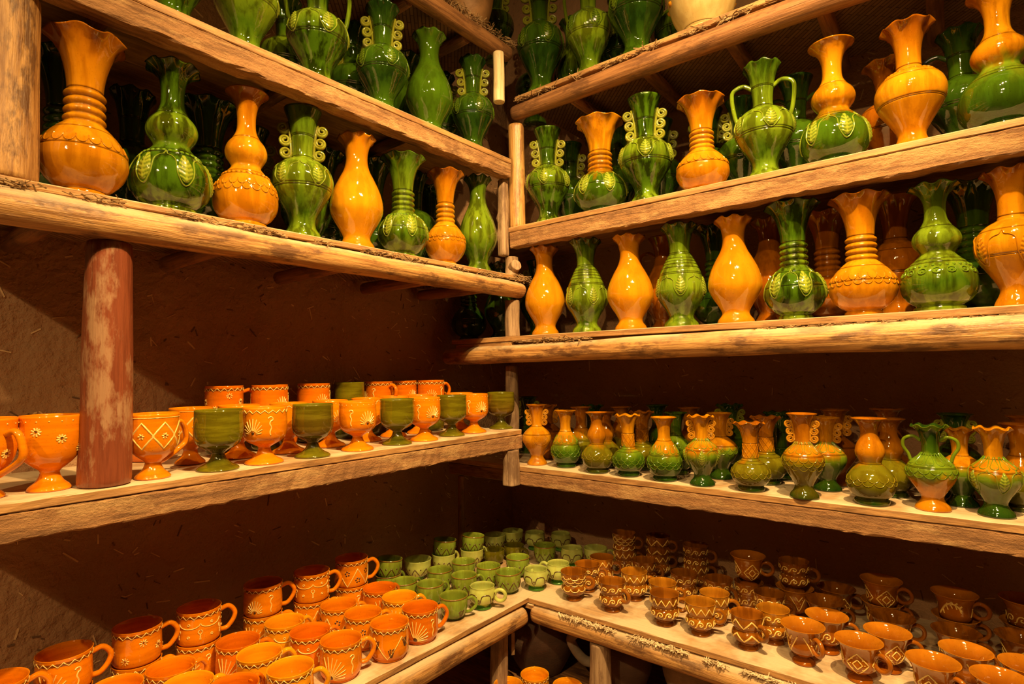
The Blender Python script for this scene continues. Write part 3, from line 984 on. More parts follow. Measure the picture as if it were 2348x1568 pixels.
    def leaf(s, zt, L, W, hgt):
        nu, nv = 34, 8
        v, f, hh = [], [], []
        for i in range(nu + 1):
            t = i / nu
            wd = W * (math.sin(math.pi * min(1, t * 0.97 + 0.015)) ** 0.75) * (0.62 + 0.5 * t)
            z = zt - t * L
            for j in range(nv + 1):
                q = 2 * j / nv - 1
                vein = 0.5 + 0.5 * math.cos(2 * math.pi * (t * 6.5 + abs(q) * 1.0))
                o = hgt * ((1 - abs(q) ** 4) * (0.45 + 0.4 * vein) + (0.35 if j == nv // 2 else 0))
                if i in (0, nu) or j in (0, nv):
                    o = -0.001
                v.append(s.pt(q * wd / s.rad(z), z, o))
                hh.append(0.2 + 0.6 * vein if j != nv // 2 else 0.9)
        for i in range(nu):
            for j in range(nv):
                a = i * (nv + 1) + j
                f.append((a, a + nv + 1, a + nv + 2, a + 1))
        return mesh_data('leaf', v, f, hh)


def tube(mb, pts, rad, n=8, flat=1.0):
    """round rod along a curve lying in the plane y = const"""
    P = [np.array(p, float) for p in pts]
    v, f = [], []
    for i, p in enumerate(P):
        a, b = P[max(i - 1, 0)], P[min(i + 1, len(P) - 1)]
        t = (b - a) / (np.linalg.norm(b - a) + 1e-12)
        nn = np.array([-t[2], 0, t[0]])
        rr = rad(i / (len(P) - 1)) if callable(rad) else rad
        for j in range(n):
            an = 2 * math.pi * j / n
            v.append(p + nn * math.cos(an) * rr + np.array([0, 1, 0]) * math.sin(an) * rr * flat)
    for i in range(len(P) - 1):
        for j in range(n):
            f.append((i * n + j, i * n + (j + 1) % n, (i + 1) * n + (j + 1) % n, (i + 1) * n + j))
    f.append(tuple(range(n))[::-1])
    f.append(tuple((len(P) - 1) * n + j for j in range(n)))
    mb.add(v, f)


def scroll_handle(s, z0, z1, size):
    """strap beside the neck and the three curls fixed on it"""
    zs = np.linspace(z0, z1, 3)
    mb = MB()
    tube(mb, [(s.rad(z) + 0.15 * size, 0, z) for z in np.linspace(z0 - size * 0.9, z1 + size * 0.9, 10)], size * 0.24, 8, 1.6)
    strap = mb.mesh('scroll_handle')
    curls = []
    for zc in zs:
        rc = s.rad(zc) + size * 0.98
        pts = []
        for i in range(30):
            t = i / 29
            a = math.pi * (1.0 - 3.7 * t) * (-1)
            rr = size * (0.92 - 0.72 * t)
            pts.append((rc + rr * math.cos(a), 0, zc + rr * math.sin(a)))
        mb = MB()
        tube(mb, pts, lambda t: size * (0.27 - 0.06 * t), 7, 1.5)
        curls.append(mb.mesh('curl'))
    return strap, curls


def loop_handle(s, z0, z1, out, rad):
    pts = catmull([(s.rad(z1) - rad * 0.3, 0, z1), (s.rad(z1) + out * 0.45, 0, z1 + out * 0.32), (s.rad(z1) + out, 0, z1 + out * 0.10),
                   (s.rad(z1) + out * 1.08, 0, z1 - out * 0.45), (s.rad(z0) + out * 0.10, 0, z0 + out * 0.5), (s.rad(z0) - rad * 0.3, 0, z0)], 6)
    mb = MB()
    tube(mb, pts, rad, 9)
    return mb.mesh('loop_handle')


def ear_handle(s, z0, z1, out, rad):
    a, b = s.rad(z1), s.rad(z0)
    m_ = max(a, b)
    pts = catmull([(a - rad * 0.4, 0, z1), (a + out * 0.55, 0, z1 + rad * 0.9), (m_ + out * 0.98, 0, z1 * 0.78 + z0 * 0.22),
                   (m_ + out * 0.92, 0, z1 * 0.42 + z0 * 0.58), (b + out * 0.45, 0, z0 * 0.95 + z1 * 0.05), (b - rad * 0.4, 0, z0)], 5)
    mb = MB()
    tube(mb, pts, rad, 8, 1.25)
    return mb.mesh('handle')


def ring_handle(s, zc, size, rad):
    rc = s.rad(zc) + size * 0.82
    pts = [(rc + size * math.cos(a), 0, zc + size * math.sin(a)) for a in np.linspace(math.pi * 0.98, -math.pi * 0.98, 26)]
    mb = MB()
    tube(mb, pts, rad, 8, 1.1)
    return mb.mesh('handle')


# ------------------------------------------------------------------ slip decoration
def zigzag(s, mb, za, zb, n, w, h, th0=0.0):
    pts = [(th0 + math.pi * k / n, (za, zb)[k % 2] * s.H) for k in range(2 * n)]
    s.line(mb, pts, w, h, True)


def hoop(s, mb, z, w, h, n=40):
    s.line(mb, [(2 * math.pi * k / n, z * s.H) for k in range(n)], w, h, True)


def arcs(s, mb, z, drop, n, w, h, th0=0.0):
    """row of overlapping scale arcs"""
    for k in range(n):
        c = th0 + 2 * math.pi * k / n
        d = math.pi / n * 1.02
        s.line(mb, [(c + d * math.cos(a), (z - drop * math.sin(a)) * s.H) for a in np.linspace(0, math.pi, 9)], w, h)


def fan(s, mb, dk, th, z, size, w, h):
    for a in np.linspace(-0.25, math.pi * 0.62, 10):
        L = size * (0.75 + 0.35 * math.sin(max(a, 0) * 0.9))
        r = s.rad(z)
        s.line(mb, [(th + 0.18 * size * math.cos(a) / r, z + 0.18 * size * math.sin(a)), (th + L * math.cos(a) / r, z + L * math.sin(a))], w, h)
    s.dot(dk, th + 0.04 * size / s.rad(z), z + 0.04 * size, size * 0.15, h)


def peacock(s, mb, dk, th, z, size, w, h):
    for a in np.linspace(0.15, math.pi - 0.15, 11):
        L = size * (0.62 + 0.45 * math.sin(a))
        r = s.rad(z)
        s.line(mb, [(th + 0.25 * size * math.cos(a) / r, z + 0.25 * size * math.sin(a)), (th + L * math.cos(a) * 0.85 / r, z + L * math.sin(a))], w, h)
    s.dot(dk, th, z + 0.08 * size, size * 0.13, h)


def squiggle(s, mb, th, z0, z1, amp, w, h):
    r = s.rad((z0 + z1) / 2)
    pts = []
    L = z1 - z0
    for a in np.linspace(math.pi * 0.9, -math.pi * 0.35, 8):
        pts.append((th + (amp * 1.1 * math.cos(a)) / r, z1 - amp + amp * math.sin(a)))
    for t in np.linspace(0.18, 1, 12):
        pts.append((th + amp * (0.55 - 0.35 * t) * math.sin(t * 13) / r, z1 - L * t))
    s.line(mb, pts, w, h)


def daisy(s, mb, th, z, size, w, h, petals=9, dk=None):
    r = s.rad(z)
    for k in range(petals):
        a = 2 * math.pi * k / petals
        s.line(mb, [(th + size * .35 * math.cos(a) / r, z + size * .35 * math.sin(a)), (th + size * math.cos(a) / r, z + size * math.sin(a))], w, h)
    if dk is not None:
        s.dot(dk, th, z, size * 0.22, h)


def blossom(s, mb, th, z, size, h, petals=5):
    r = s.rad(z)
    for k in range(petals):
        a = 2 * math.pi * k / petals + 0.5
        s.dot(mb, th + size * .62 * math.cos(a) / r, z + size * .62 * math.sin(a), size * 0.36, h, 6)


def waves(s, mb, z, amp, n, w, h):
    """running scroll"""
    base = [(0.0, -1.0), (0.20, -0.55), (0.28, 0.25), (0.46, 0.92), (0.74, 0.95), (0.90, 0.40), (0.80, -0.22), (0.60, -0.25), (0.56, 0.18), (0.68, 0.32)]
    for k in range(n):
        c = 2 * math.pi * k / n
        d = 2 * math.pi / n
        pts = catmull([(c + d * a, (z + amp * b) * s.H) for a, b in base], 3)
        s.line(mb, [tuple(q) for q in pts], w, h)


def dots_row(s, mb, z, n, rad, h, th0=0.0):
    for k in range(n):
        s.dot(mb, th0 + 2 * math.pi * k / n, z * s.H, rad, h, 6)


def diamond(s, mb, th, zc, a, b, w, h):
    s.line(mb, [(th + a, zc), (th, zc + b), (th - a, zc), (th, zc - b)], w, h, True)


def drips(s, mb, za, zb, n, w, h, loops=False):
    """dark inverted V or loop drips with dots"""
    for k in range(n):
        c = 2 * math.pi * k / n
        d = math.pi / n
        if loops:
            pts = [(c - d * 0.9, za * s.H)] + [(c + d * 0.62 * math.cos(a), (zb - 0.08 + 0.08 * math.sin(a)) * s.H) for a in np.linspace(math.pi, 0, 8)] + [(c + d * 0.75, (za + 0.05) * s.H), (c + d, (za - 0.10) * s.H)]
            s.line(mb, pts, w, h)
            s.dot(mb, c + d * 1.0, (za + 0.13) * s.H, w * 0.9, h, 6)
        else:
            s.line(mb, [(c - d * 0.85, za * s.H), (c, zb * s.H), (c + d * 0.85, za * s.H)], w, h)
            s.line(mb, [(c, (za - 0.02) * s.H), (c, (za + 0.12) * s.H)], w * 0.7, h)
            s.dot(mb, c + d, (zb - 0.03) * s.H, w * 0.9, h, 6)


def cactus(s, mb, th, z, size, w, h):
    r = s.rad(z)
    for dx, l, b in ((-.5, .75, 0.0), (-.2, 1.0, 0), (.15, .85, 0), (.45, 1.0, 0)):
        s.line(mb, [(th + dx * size * .3 / r, z - size * .6), (th + dx * size * .75 / r, z + size * .1), (th + dx * size / r, z + size * l * .75)], w, h)
        s.dot(mb, th + dx * size / r, z + size * l * .8, w, h, 6)


# ------------------------------------------------------------------ vases
ORD = ['first', 'second', 'third', 'fourth', 'fifth', 'sixth', 'seventh', 'eighth', 'ninth', 'tenth', 'eleventh', 'twelfth', 'thirteenth', 'fourteenth',
       'fifteenth', 'sixteenth', 'seventeenth', 'eighteenth', 'nineteenth', 'twentieth',
       'twenty-first', 'twenty-second', 'twenty-third', 'twenty-fourth']
KIND = dict(ribbed='ribbed-neck', gourd='gourd', pear='pear-shaped', bandpear='banded pear-shaped', baluster='baluster', ovoid='broad-shouldered',
            sbottle='bottle', sglobe='globe', sbaluster='baluster', sgourd='gourd')


def decorate_vase(root, s, kind, opts, tone):
    rel = GL['relief_amber'] if tone == 'amber' else GL['relief_green']
    if opts['glaze'] == 'olive_amber':
        rel = GL['relief_olive']
    elif opts['glaze'] == 'amber_top_green':
        rel = GL['relief_green']
    H, R = s.H, s.R
    w = 0.034 * R
    if 'leaf' in opts:
        zt, L = {'ribbed': (.40, .20), 'gourd': (.36, .19), 'bandpear': (.475, .17), 'baluster': (.545, .15), 'ovoid': (.52, .2),
                 'sbaluster': (.52, .22), 'sbottle': (.36, .18), 'sglobe': (.36, .18)}[kind]
        n = 6 if kind in ('ribbed', 'gourd') else 5
        me = s.leaf(zt * H, L * H, 0.235 * R, 0.05 * R)
        lm = GL['leaf_dark'] if 'leafdark' in opts else (GL['leaf_amber'] if opts['glaze'] == 'amber' else GL['leaf'])
        me.materials.append(lm)
        for k in range(n):
            obj('leaf', me, None, root, None, 2 * math.pi * k / n + opts.get('turn', 0.3))
        mb = MB()
        for k in range(n):
            c = 2 * math.pi * (k + 0.5) / n + opts.get('turn', 0.3)
            d = math.pi / n
            half = [(0.0, 0.02), (0.10, -0.01), (0.32, -0.02), (0.52, -0.045), (0.56, -0.09), (0.62, -L * .75), (0.82, -L * 1.02), (1.0, -L * 1.10)]
            pts = [(c - d * a, (zt + b) * H) for a, b in half[::-1]] + [(c + d * a, (zt + b) * H) for a, b in half[1:]]
            s.line(mb, [tuple(q) for q in catmull(pts, 3)], w, 0.03 * R)
        obj('lappet_ridge', mb.mesh('lappet_ridge'), lm, root)
    if 'scales' in opts:
        mb = MB()
        z, dr, n = {'ribbed': (.335, .05, 22), 'gourd': (.325, .045, 22), 'sbottle': (.36, .06, 14), 'sglobe': (.325, .065, 14), 'sgourd': (.335, .055, 14),
                    'sbaluster': (.50, .06, 14), 'pear': (.4, .05, 14), 'ovoid': (.45, .05, 14)}[kind]
        rows = opts['scales']
        for k in range(rows):
            arcs(s, mb, z - k * dr * 0.85, dr, n, w, 0.022 * R, (k % 2) * math.pi / n)
        obj('scale_band', mb.mesh('scale_band'), rel, root)
    if 'lattice' in opts:
        mb = MB()
        n = 9
        for sg in (1, -1):
            for k in range(n):
                c = 2 * math.pi * k / n
                s.line(mb, [(c + sg * t * 1.25, (.48 + .20 * t) * H) for t in np.linspace(0, 1, 7)], w, 0.02 * R)
        obj('lattice_relief', mb.mesh('lattice_relief'), GL['relief_amber'], root)
    if 'petals' in opts:
        mb = MB()
        zc = {'sbottle': .47, 'sbaluster': .57, 'sglobe': .41}.get(kind, .5)
        for k in range(12):
            c = 2 * math.pi * k / 12
            d = math.pi / 12 * .8
            s.line(mb, [(c - d * .3, (zc + .10) * H), (c - d, zc * H)] + [(c + d * math.cos(a), (zc - .03 * math.sin(a)) * H) for a in np.linspace(math.pi, 0, 6)] + [(c + d * .3, (zc + .10) * H)], w, 0.022 * R)
        obj('petal_band', mb.mesh('petal_band'), rel, root)
    if 'hatch' in opts:
        mb = MB()
        for q in range(3):
            c0 = 2 * math.pi * q / 3 + opts.get('turn', 0.3)
            for sg in (1, -1):
                for k in range(5):
                    t0 = (k - 2) * 0.12
                    s.line(mb, [(c0 + t0 + sg * u * .28, (.42 + .06 * u) * H) for u in np.linspace(-1, 1, 6)], w * .8, 0.018 * R)
            s.line(mb, [(c0 + .5 * math.cos(a), (.42 + .085 * math.sin(a)) * H) for a in np.linspace(0, 2 * math.pi, 20)[:-1]], w, 0.02 * R, True)
        obj('hatched_relief', mb.mesh('hatched_relief'), rel, root)
    if 'beads' in opts:
        mb = MB()
        zz = opts['beads']
        n = 30
        for k in range(n):
            s.dot(mb, 2 * math.pi * k / n, zz * H, 0.055 * R, 0.04 * R, 7)
        obj('bead_row', mb.mesh('bead_row'), rel, root)
    if 'rosettes' in opts:
        mb = MB()
        for k in range(16):
            c = 2 * math.pi * k / 16
            s.line(mb, [(c + .12 * math.cos(a), (.30 + .022 * math.sin(a)) * H) for a in np.linspace(0, 2 * math.pi, 9)[:-1]], w, 0.03 * R, True)
            s.dot(mb, c, .30 * H, .035 * R, .03 * R, 6)
        obj('rosette_band', mb.mesh('rosette_band'), rel, root)
    hm = GL['scroll_amber'] if tone == 'amber' else GL['scroll_green']
    ht = opts.get('hturn', 0.0)
    if 'scroll' in opts:
        z0, z1 = (.665, .855) if kind in ('baluster', 'ovoid') else (.70, .88)
        me, curls = scroll_handle(s, z0 * H, z1 * H, 0.215 * R)
        for q in [me] + curls:
            q.materials.append(hm)
        for k in (0, 1):
            strap = obj('scroll_handle', me, None, root, None, ht + math.pi * k)
            for q in curls:
                obj('curl', q, None, strap)
    if 'loop' in opts:
        me = loop_handle(s, (.53 if kind != 'sbaluster' else .56) * H, .80 * H, 0.62 * R, 0.075 * R)
        me.materials.append(GL[opts['glaze']])
        for k in (0, 1):
            obj('loop_handle', me, None, root, None, ht + math.pi * k)


# colour words for the labels
WORD = dict(amber='amber', amber_plain='plain amber', amber_dark='dark amber', green='dark-streaked green', green_light='light green', green_dark='deep green',
            green_plain='plain green', amber_green='amber-necked green', amber_top_green='amber-topped green', olive_amber='olive and amber',
            green_to_amber='green-topped amber', olive='olive', cream_pot='cream')

SHELF = dict(L0='top thatched shelf', L1='plank shelf over goblets', L2='log shelf above goblets', R0='topmost log shelf',
             R1='plank shelf under topmost log', R2='log shelf above small vases', R3='small-vase shelf')
GROUP = dict(L0='pots on the thatched top shelf', L1='vases on the high plank shelf over the goblets', L2='vases on the log shelf above the goblets',
             R0='vases on the topmost log shelf', R1='vases on the plank shelf under the topmost log', R2='vases on the log shelf above the small vases',
             R3='small vases on the dusty plank shelf')
FOOT = {k: PROFILE[k][1][0] for k in PROFILE}
# front-facing turn for handles: across the line of sight


def across(p):
    d = away(p)
    return math.atan2(d[1], d[0]) - math.pi / 2


PROTO = {}


def build_vase(shelf, kind, gl, p, H, R, opts, label, name='vase', detailed=True):
    root = thing(name, label, 'vase', p, 0.0, GROUP[shelf])
    sc = opts.get('scallop', 0)
    seg = 96 if sc and detailed else (72 if detailed else 40)
    s = Shape(kind, H, R, sc, 4 if kind == 'ribbed' else 0, seg, None, opts.get('amp', 1.0))
    obj('body', s.mesh('body'), GL[gl], root)
    opts = dict(opts)
    opts['glaze'] = gl
    if 'hturn' in opts or 'scroll' in opts or 'loop' in opts:
        opts['hturn'] = across(p) + math.radians(opts.get('hdeg', 0))
    opts['turn'] = across(p) - math.pi / 2 + math.radians(opts.get('ldeg', 20))
    tone = 'amber' if gl.startswith('amber') and gl not in ('amber_green', 'amber_top_green') else 'green'
    if gl in ('olive_amber',):
        tone = 'amber'
    if shelf == 'R3' and 'scroll' in opts and gl != 'green_dark':
        tone = 'amber'
    if gl == 'amber_green':
        tone = 'green'
    decorate_vase(root, s, kind, opts, tone)
    root['_kind'] = kind
    return root


S8, S7 = dict(scallop=8), dict(scallop=7)


def O(*flags, **kw):
    d = dict(kw)
    for f in flags:
        d[f] = True
    return d


# front rows: (kind, glaze, picture x, base y, rim y, half-width px, options)
FRONT = dict(
    L1=[('baluster', 'green_dark', 1085, 330, 115, 48, O('scroll', 'leaf', 'leafdark', scallop=8)),
        ('pear', 'green_plain', 985, 295, 52, 54, O(scallop=8)),
        ('baluster', 'green_dark', 877, 240, -14, 61, O('scroll', 'leaf', 'leafdark', scallop=8)),
        ('baluster', 'green', 728, 182, -110, 72, O('loop', 'leaf', scallop=8)),
        ('baluster', 'green_light', 563, 110, -215, 76, O('leaf', scallop=8)),
        ('baluster', 'green', 400, 48, -300, 84, O('leaf', scallop=8))],
    L2=[('pear', 'green_light', 1097, 612, 393, 44, O(scallop=8)),
        ('ribbed', 'amber', 1022, 597, 377, 47, O(scallop=7, scales=2)),
        ('ribbed', 'green_light', 925, 578, 338, 57, O('leaf', scallop=8, beads=.405)),
        ('pear', 'amber_plain', 818, 560, 292, 62, O(scallop=8)),
        ('baluster', 'green_light', 693, 533, 230, 71, O('scroll', 'leaf', ldeg=30)),
        ('gourd', 'amber', 563, 512, 187, 77, O(scales=2, beads=.385)),
        ('gourd', 'green', 392, 470, 115, 96, O('leaf', scallop=8, beads=.385)),
        ('ribbed', 'amber', 190, 437, 30, 109, O(scallop=7, scales=1, amp=1.25))],
    R0=[('baluster', 'green_dark', 1240, 190, -75, 53, O('scroll', 'leaf', 'leafdark', scallop=8)),
        ('baluster', 'green_light', 1351, 153, -95, 53, O('loop', 'leaf', 'leafdark', scallop=8)),
        ('baluster', 'green_dark', 1460, 110, -170, 64, O('leaf', 'leafdark', scallop=8))],
    R1=[('baluster', 'green', 1258, 508, 283, 50, O('scroll', 'leaf', ldeg=-10)),
        ('ribbed', 'amber_green', 1378, 485, 250, 61, O('leaf', scallop=8)),
        ('baluster', 'green', 1483, 462, 205, 62, O('scroll', 'leaf', ldeg=0)),
        ('ribbed', 'amber', 1612, 433, 200, 62, O(scallop=8, scales=1)),
        ('baluster', 'green_light', 1755, 403, 122, 70, O('loop', 'leaf', scallop=8, ldeg=15)),
        ('gourd', 'amber_green', 1916, 372, 72, 81, O('leaf')),
        ('ovoid', 'amber', 2092, 328, 22, 86, O(scallop=8, beads=.60)),
        ('gourd', 'amber_top_green', 2300, 297, -60, 108, O())],
    R2=[('pear', 'amber_plain', 1251, 768, 558, 46, O(scallop=8)),
        ('bandpear', 'green_light', 1346, 762, 540, 48, O('leaf', scallop=8)),
        ('pear', 'amber_plain', 1447, 755, 530, 54, O(scallop=8)),
        ('bandpear', 'green_light', 1563, 748, 503, 57, O('leaf', scallop=8, ldeg=0)),
        ('pear', 'amber_plain', 1688, 742, 486, 63, O(scallop=8)),
        ('ribbed', 'green', 1825, 732, 447, 72, O('leaf', scallop=8)),
        ('ribbed', 'amber', 1981, 722, 428, 81, O(scallop=8, scales=2)),
        ('gourd', 'green_light', 2155, 708, 404, 92, O('rosettes', scallop=8, beads=.345)),
        ('ovoid', 'amber', 2332, 697, 366, 98, O('leaf', scallop=8))],
    R3=[('sbaluster', 'amber', 1232, 1068, 927, 33, O('scroll', 'hatch')),
        ('sbottle', 'amber_top_green', 1298, 1074, 940, 34, O('petals', scales=3)),
        ('sgourd', 'olive_amber', 1370, 1087, 944, 36, O(scales=2)),
        ('sglobe', 'amber_top_green', 1442, 1095, 948, 37, O('lattice', scallop=7, scales=3)),
        ('sbottle', 'amber_top_green', 1525, 1106, 955, 41, O('petals', scales=3)),
        ('sbaluster', 'amber_top_green', 1611, 1117, 950, 42, O('scroll', 'leaf', 'petals', scallop=7, ldeg=0)),
        ('sglobe', 'olive_amber', 1723, 1130, 965, 46, O('lattice', scallop=7, scales=2)),
        ('sbaluster', 'olive_amber', 1845, 1147, 947, 50, O('scroll', 'petals', scales=3)),
        ('sgourd', 'olive_amber', 2000, 1162, 957, 59, O(scales=2)),
        ('sbaluster', 'green_to_amber', 2140, 1175, 970, 62, O('loop', 'petals', scallop=7, scales=2)),
        ('sbaluster', 'amber_top_green', 2286, 1190, 976, 66, O('leaf', 'petals', scallop=7))],
)
JOBS = {}
for sh, rows in FRONT.items():
    for i, (kind, gl, x, yb, yt, rp, op) in enumerate(rows):
        zs = ZL[sh]
        if sh[0] == 'L':
            p = on_x(x, yb, FXU - 0.080)
        elif sh == 'R3':
            q = on_z(x, yb, zs)
            R0 = px_radius(rp, x, q)
            p = q + np.append(away(q), 0) * (R0 * FOOT[kind])
        else:
            p = on_y(x, yb, FYU + 0.080)
        R = px_radius(rp, x, p)
        H = z_at(x, yt, p, R * PROFILE[kind][-1][0]) - zs
        extra = 'scroll-handled ' if 'scroll' in op else ('loop-handled ' if 'loop' in op else '')
        lab = '%s%s %s vase, %s from corner post, front row, %s' % (extra, WORD[gl], KIND[kind], ORD[i], SHELF[sh])
        JOBS.setdefault(sh, []).append(dict(kind=kind, gl=gl, p=np.array(p[:2]), H=H, R=R, op=op, lab=lab, fixed=True))

# back rows: pots of the same makes, darker glazes painting in their shade; (kind, glaze, picture x, rim y, distance from open edge, options)
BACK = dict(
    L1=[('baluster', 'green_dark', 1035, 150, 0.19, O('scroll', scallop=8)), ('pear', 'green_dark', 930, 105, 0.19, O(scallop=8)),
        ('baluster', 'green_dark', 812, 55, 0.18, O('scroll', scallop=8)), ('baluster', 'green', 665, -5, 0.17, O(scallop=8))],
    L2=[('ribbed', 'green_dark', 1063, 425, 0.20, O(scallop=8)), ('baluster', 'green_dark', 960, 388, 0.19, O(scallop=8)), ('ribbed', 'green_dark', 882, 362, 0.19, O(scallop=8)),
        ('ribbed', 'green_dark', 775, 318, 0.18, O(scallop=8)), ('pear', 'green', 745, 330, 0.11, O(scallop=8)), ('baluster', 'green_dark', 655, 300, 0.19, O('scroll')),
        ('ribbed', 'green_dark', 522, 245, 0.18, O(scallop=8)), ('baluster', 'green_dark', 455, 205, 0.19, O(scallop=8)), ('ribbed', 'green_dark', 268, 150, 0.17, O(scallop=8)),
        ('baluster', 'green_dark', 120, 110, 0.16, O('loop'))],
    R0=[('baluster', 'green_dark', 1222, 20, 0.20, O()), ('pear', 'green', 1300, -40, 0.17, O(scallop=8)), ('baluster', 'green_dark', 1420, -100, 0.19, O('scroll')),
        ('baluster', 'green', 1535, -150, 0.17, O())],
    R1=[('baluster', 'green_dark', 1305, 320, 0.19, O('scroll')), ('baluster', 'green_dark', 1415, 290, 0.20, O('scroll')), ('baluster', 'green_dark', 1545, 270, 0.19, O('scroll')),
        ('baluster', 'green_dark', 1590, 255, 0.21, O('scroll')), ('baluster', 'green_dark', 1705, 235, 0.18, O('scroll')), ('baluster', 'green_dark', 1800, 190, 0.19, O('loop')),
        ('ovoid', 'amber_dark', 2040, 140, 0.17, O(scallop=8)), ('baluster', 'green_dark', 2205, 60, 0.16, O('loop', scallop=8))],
    R2=[('ribbed', 'green_dark', 1085, 610, 0.10, O(scallop=8)), ('pear', 'green_dark', 1148, 605, 0.13, O(scallop=8)), ('baluster', 'green_dark', 1222, 600, 0.20, O('scroll')), ('pear', 'amber_dark', 1510, 545, 0.16, O('loop')), ('ribbed', 'green_dark', 1640, 520, 0.19, O(scallop=8)),  # first two vases added to block light reaching the corner wall
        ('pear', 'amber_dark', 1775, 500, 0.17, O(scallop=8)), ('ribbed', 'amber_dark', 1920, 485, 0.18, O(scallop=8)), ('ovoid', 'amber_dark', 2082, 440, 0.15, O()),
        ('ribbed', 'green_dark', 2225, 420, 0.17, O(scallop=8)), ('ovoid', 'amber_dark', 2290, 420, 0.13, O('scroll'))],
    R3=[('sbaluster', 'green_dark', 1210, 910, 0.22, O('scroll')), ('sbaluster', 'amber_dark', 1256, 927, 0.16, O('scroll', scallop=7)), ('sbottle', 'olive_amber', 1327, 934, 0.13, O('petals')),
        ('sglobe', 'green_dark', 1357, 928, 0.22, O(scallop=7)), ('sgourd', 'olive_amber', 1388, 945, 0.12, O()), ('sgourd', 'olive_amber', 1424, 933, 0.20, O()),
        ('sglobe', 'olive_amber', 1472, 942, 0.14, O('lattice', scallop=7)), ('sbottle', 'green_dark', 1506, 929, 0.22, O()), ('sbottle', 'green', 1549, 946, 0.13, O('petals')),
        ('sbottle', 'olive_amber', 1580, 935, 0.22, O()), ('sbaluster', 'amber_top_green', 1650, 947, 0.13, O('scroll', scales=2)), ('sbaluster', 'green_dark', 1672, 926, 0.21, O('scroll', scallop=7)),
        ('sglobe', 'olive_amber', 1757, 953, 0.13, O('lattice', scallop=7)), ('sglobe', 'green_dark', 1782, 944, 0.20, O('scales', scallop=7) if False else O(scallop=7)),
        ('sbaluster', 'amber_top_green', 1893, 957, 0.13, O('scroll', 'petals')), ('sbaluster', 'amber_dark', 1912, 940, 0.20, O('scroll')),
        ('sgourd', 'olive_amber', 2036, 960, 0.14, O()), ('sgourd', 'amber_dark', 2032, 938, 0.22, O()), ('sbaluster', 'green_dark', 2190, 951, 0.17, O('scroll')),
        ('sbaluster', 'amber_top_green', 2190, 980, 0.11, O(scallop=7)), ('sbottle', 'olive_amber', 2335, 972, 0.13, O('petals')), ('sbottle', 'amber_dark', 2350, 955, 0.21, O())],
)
RATIO = dict(ribbed=.235, gourd=.24, pear=.225, bandpear=.225, baluster=.23, ovoid=.25, sbottle=.26, sglobe=.27, sbaluster=.255, sgourd=.27)
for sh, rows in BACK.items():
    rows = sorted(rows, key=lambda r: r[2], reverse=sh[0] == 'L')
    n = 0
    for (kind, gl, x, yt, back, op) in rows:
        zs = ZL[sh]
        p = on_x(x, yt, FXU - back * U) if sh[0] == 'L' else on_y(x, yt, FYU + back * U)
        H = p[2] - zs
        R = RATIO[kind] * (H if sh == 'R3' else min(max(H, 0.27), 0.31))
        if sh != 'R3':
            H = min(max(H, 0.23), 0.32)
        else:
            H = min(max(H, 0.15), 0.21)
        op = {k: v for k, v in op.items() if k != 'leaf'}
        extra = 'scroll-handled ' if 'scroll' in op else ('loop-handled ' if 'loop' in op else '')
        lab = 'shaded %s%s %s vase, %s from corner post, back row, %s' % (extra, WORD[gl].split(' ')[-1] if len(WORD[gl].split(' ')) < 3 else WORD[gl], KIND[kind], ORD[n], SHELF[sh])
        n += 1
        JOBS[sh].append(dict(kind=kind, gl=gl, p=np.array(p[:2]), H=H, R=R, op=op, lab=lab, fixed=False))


def relax(jobs, side, wall, grip=1.0):
    """shaded pots are shifted until none touches a neighbour"""
    def reach(j):
        return j['R'] * (1.34 if ('scroll' in j['op']) else (1.75 if 'loop' in j['op'] else 1.03)) if not j['fixed'] else j['R'] * 1.02
    for it in range(300):
        for i, a in enumerate(jobs):
            for b in jobs[:i]:
                if a['fixed'] and b['fixed']:
                    continue
                d = a['p'] - b['p']
                L = np.linalg.norm(d) + 1e-9
                # handles lie along the shelf, so they only widen a pot that way
                ra, rb = a['R'] * 1.04, b['R'] * 1.04
                need = ra + rb
                if L < need:
                    mv = d / L * (need - L)
                    if a['fixed']:
                        b['p'] = b['p'] - mv
                    elif b['fixed']:
                        a['p'] = a['p'] + mv
                    else:
                        a['p'] = a['p'] + mv / 2
                        b['p'] = b['p'] - mv / 2
        for a in jobs:
            if not a['fixed']:
                if side == 'L':
                    a['p'][0] = max(a['p'][0], wall + a['R'] + 0.012)
                    a['p'][1] = min(a['p'][1], FYU - a['R'] * 1.3 - 0.012)
                else:
                    a['p'][1] = min(a['p'][1], wall - a['R'] - 0.016)


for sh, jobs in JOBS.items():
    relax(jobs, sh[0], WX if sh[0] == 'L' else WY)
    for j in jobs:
        build_vase(sh, j['kind'], j['gl'], (j['p'][0], j['p'][1], ZL[sh] + 0.0006), j['H'], j['R'], j['op'], j['lab'], detailed=j['fixed'] or sh == 'R3')

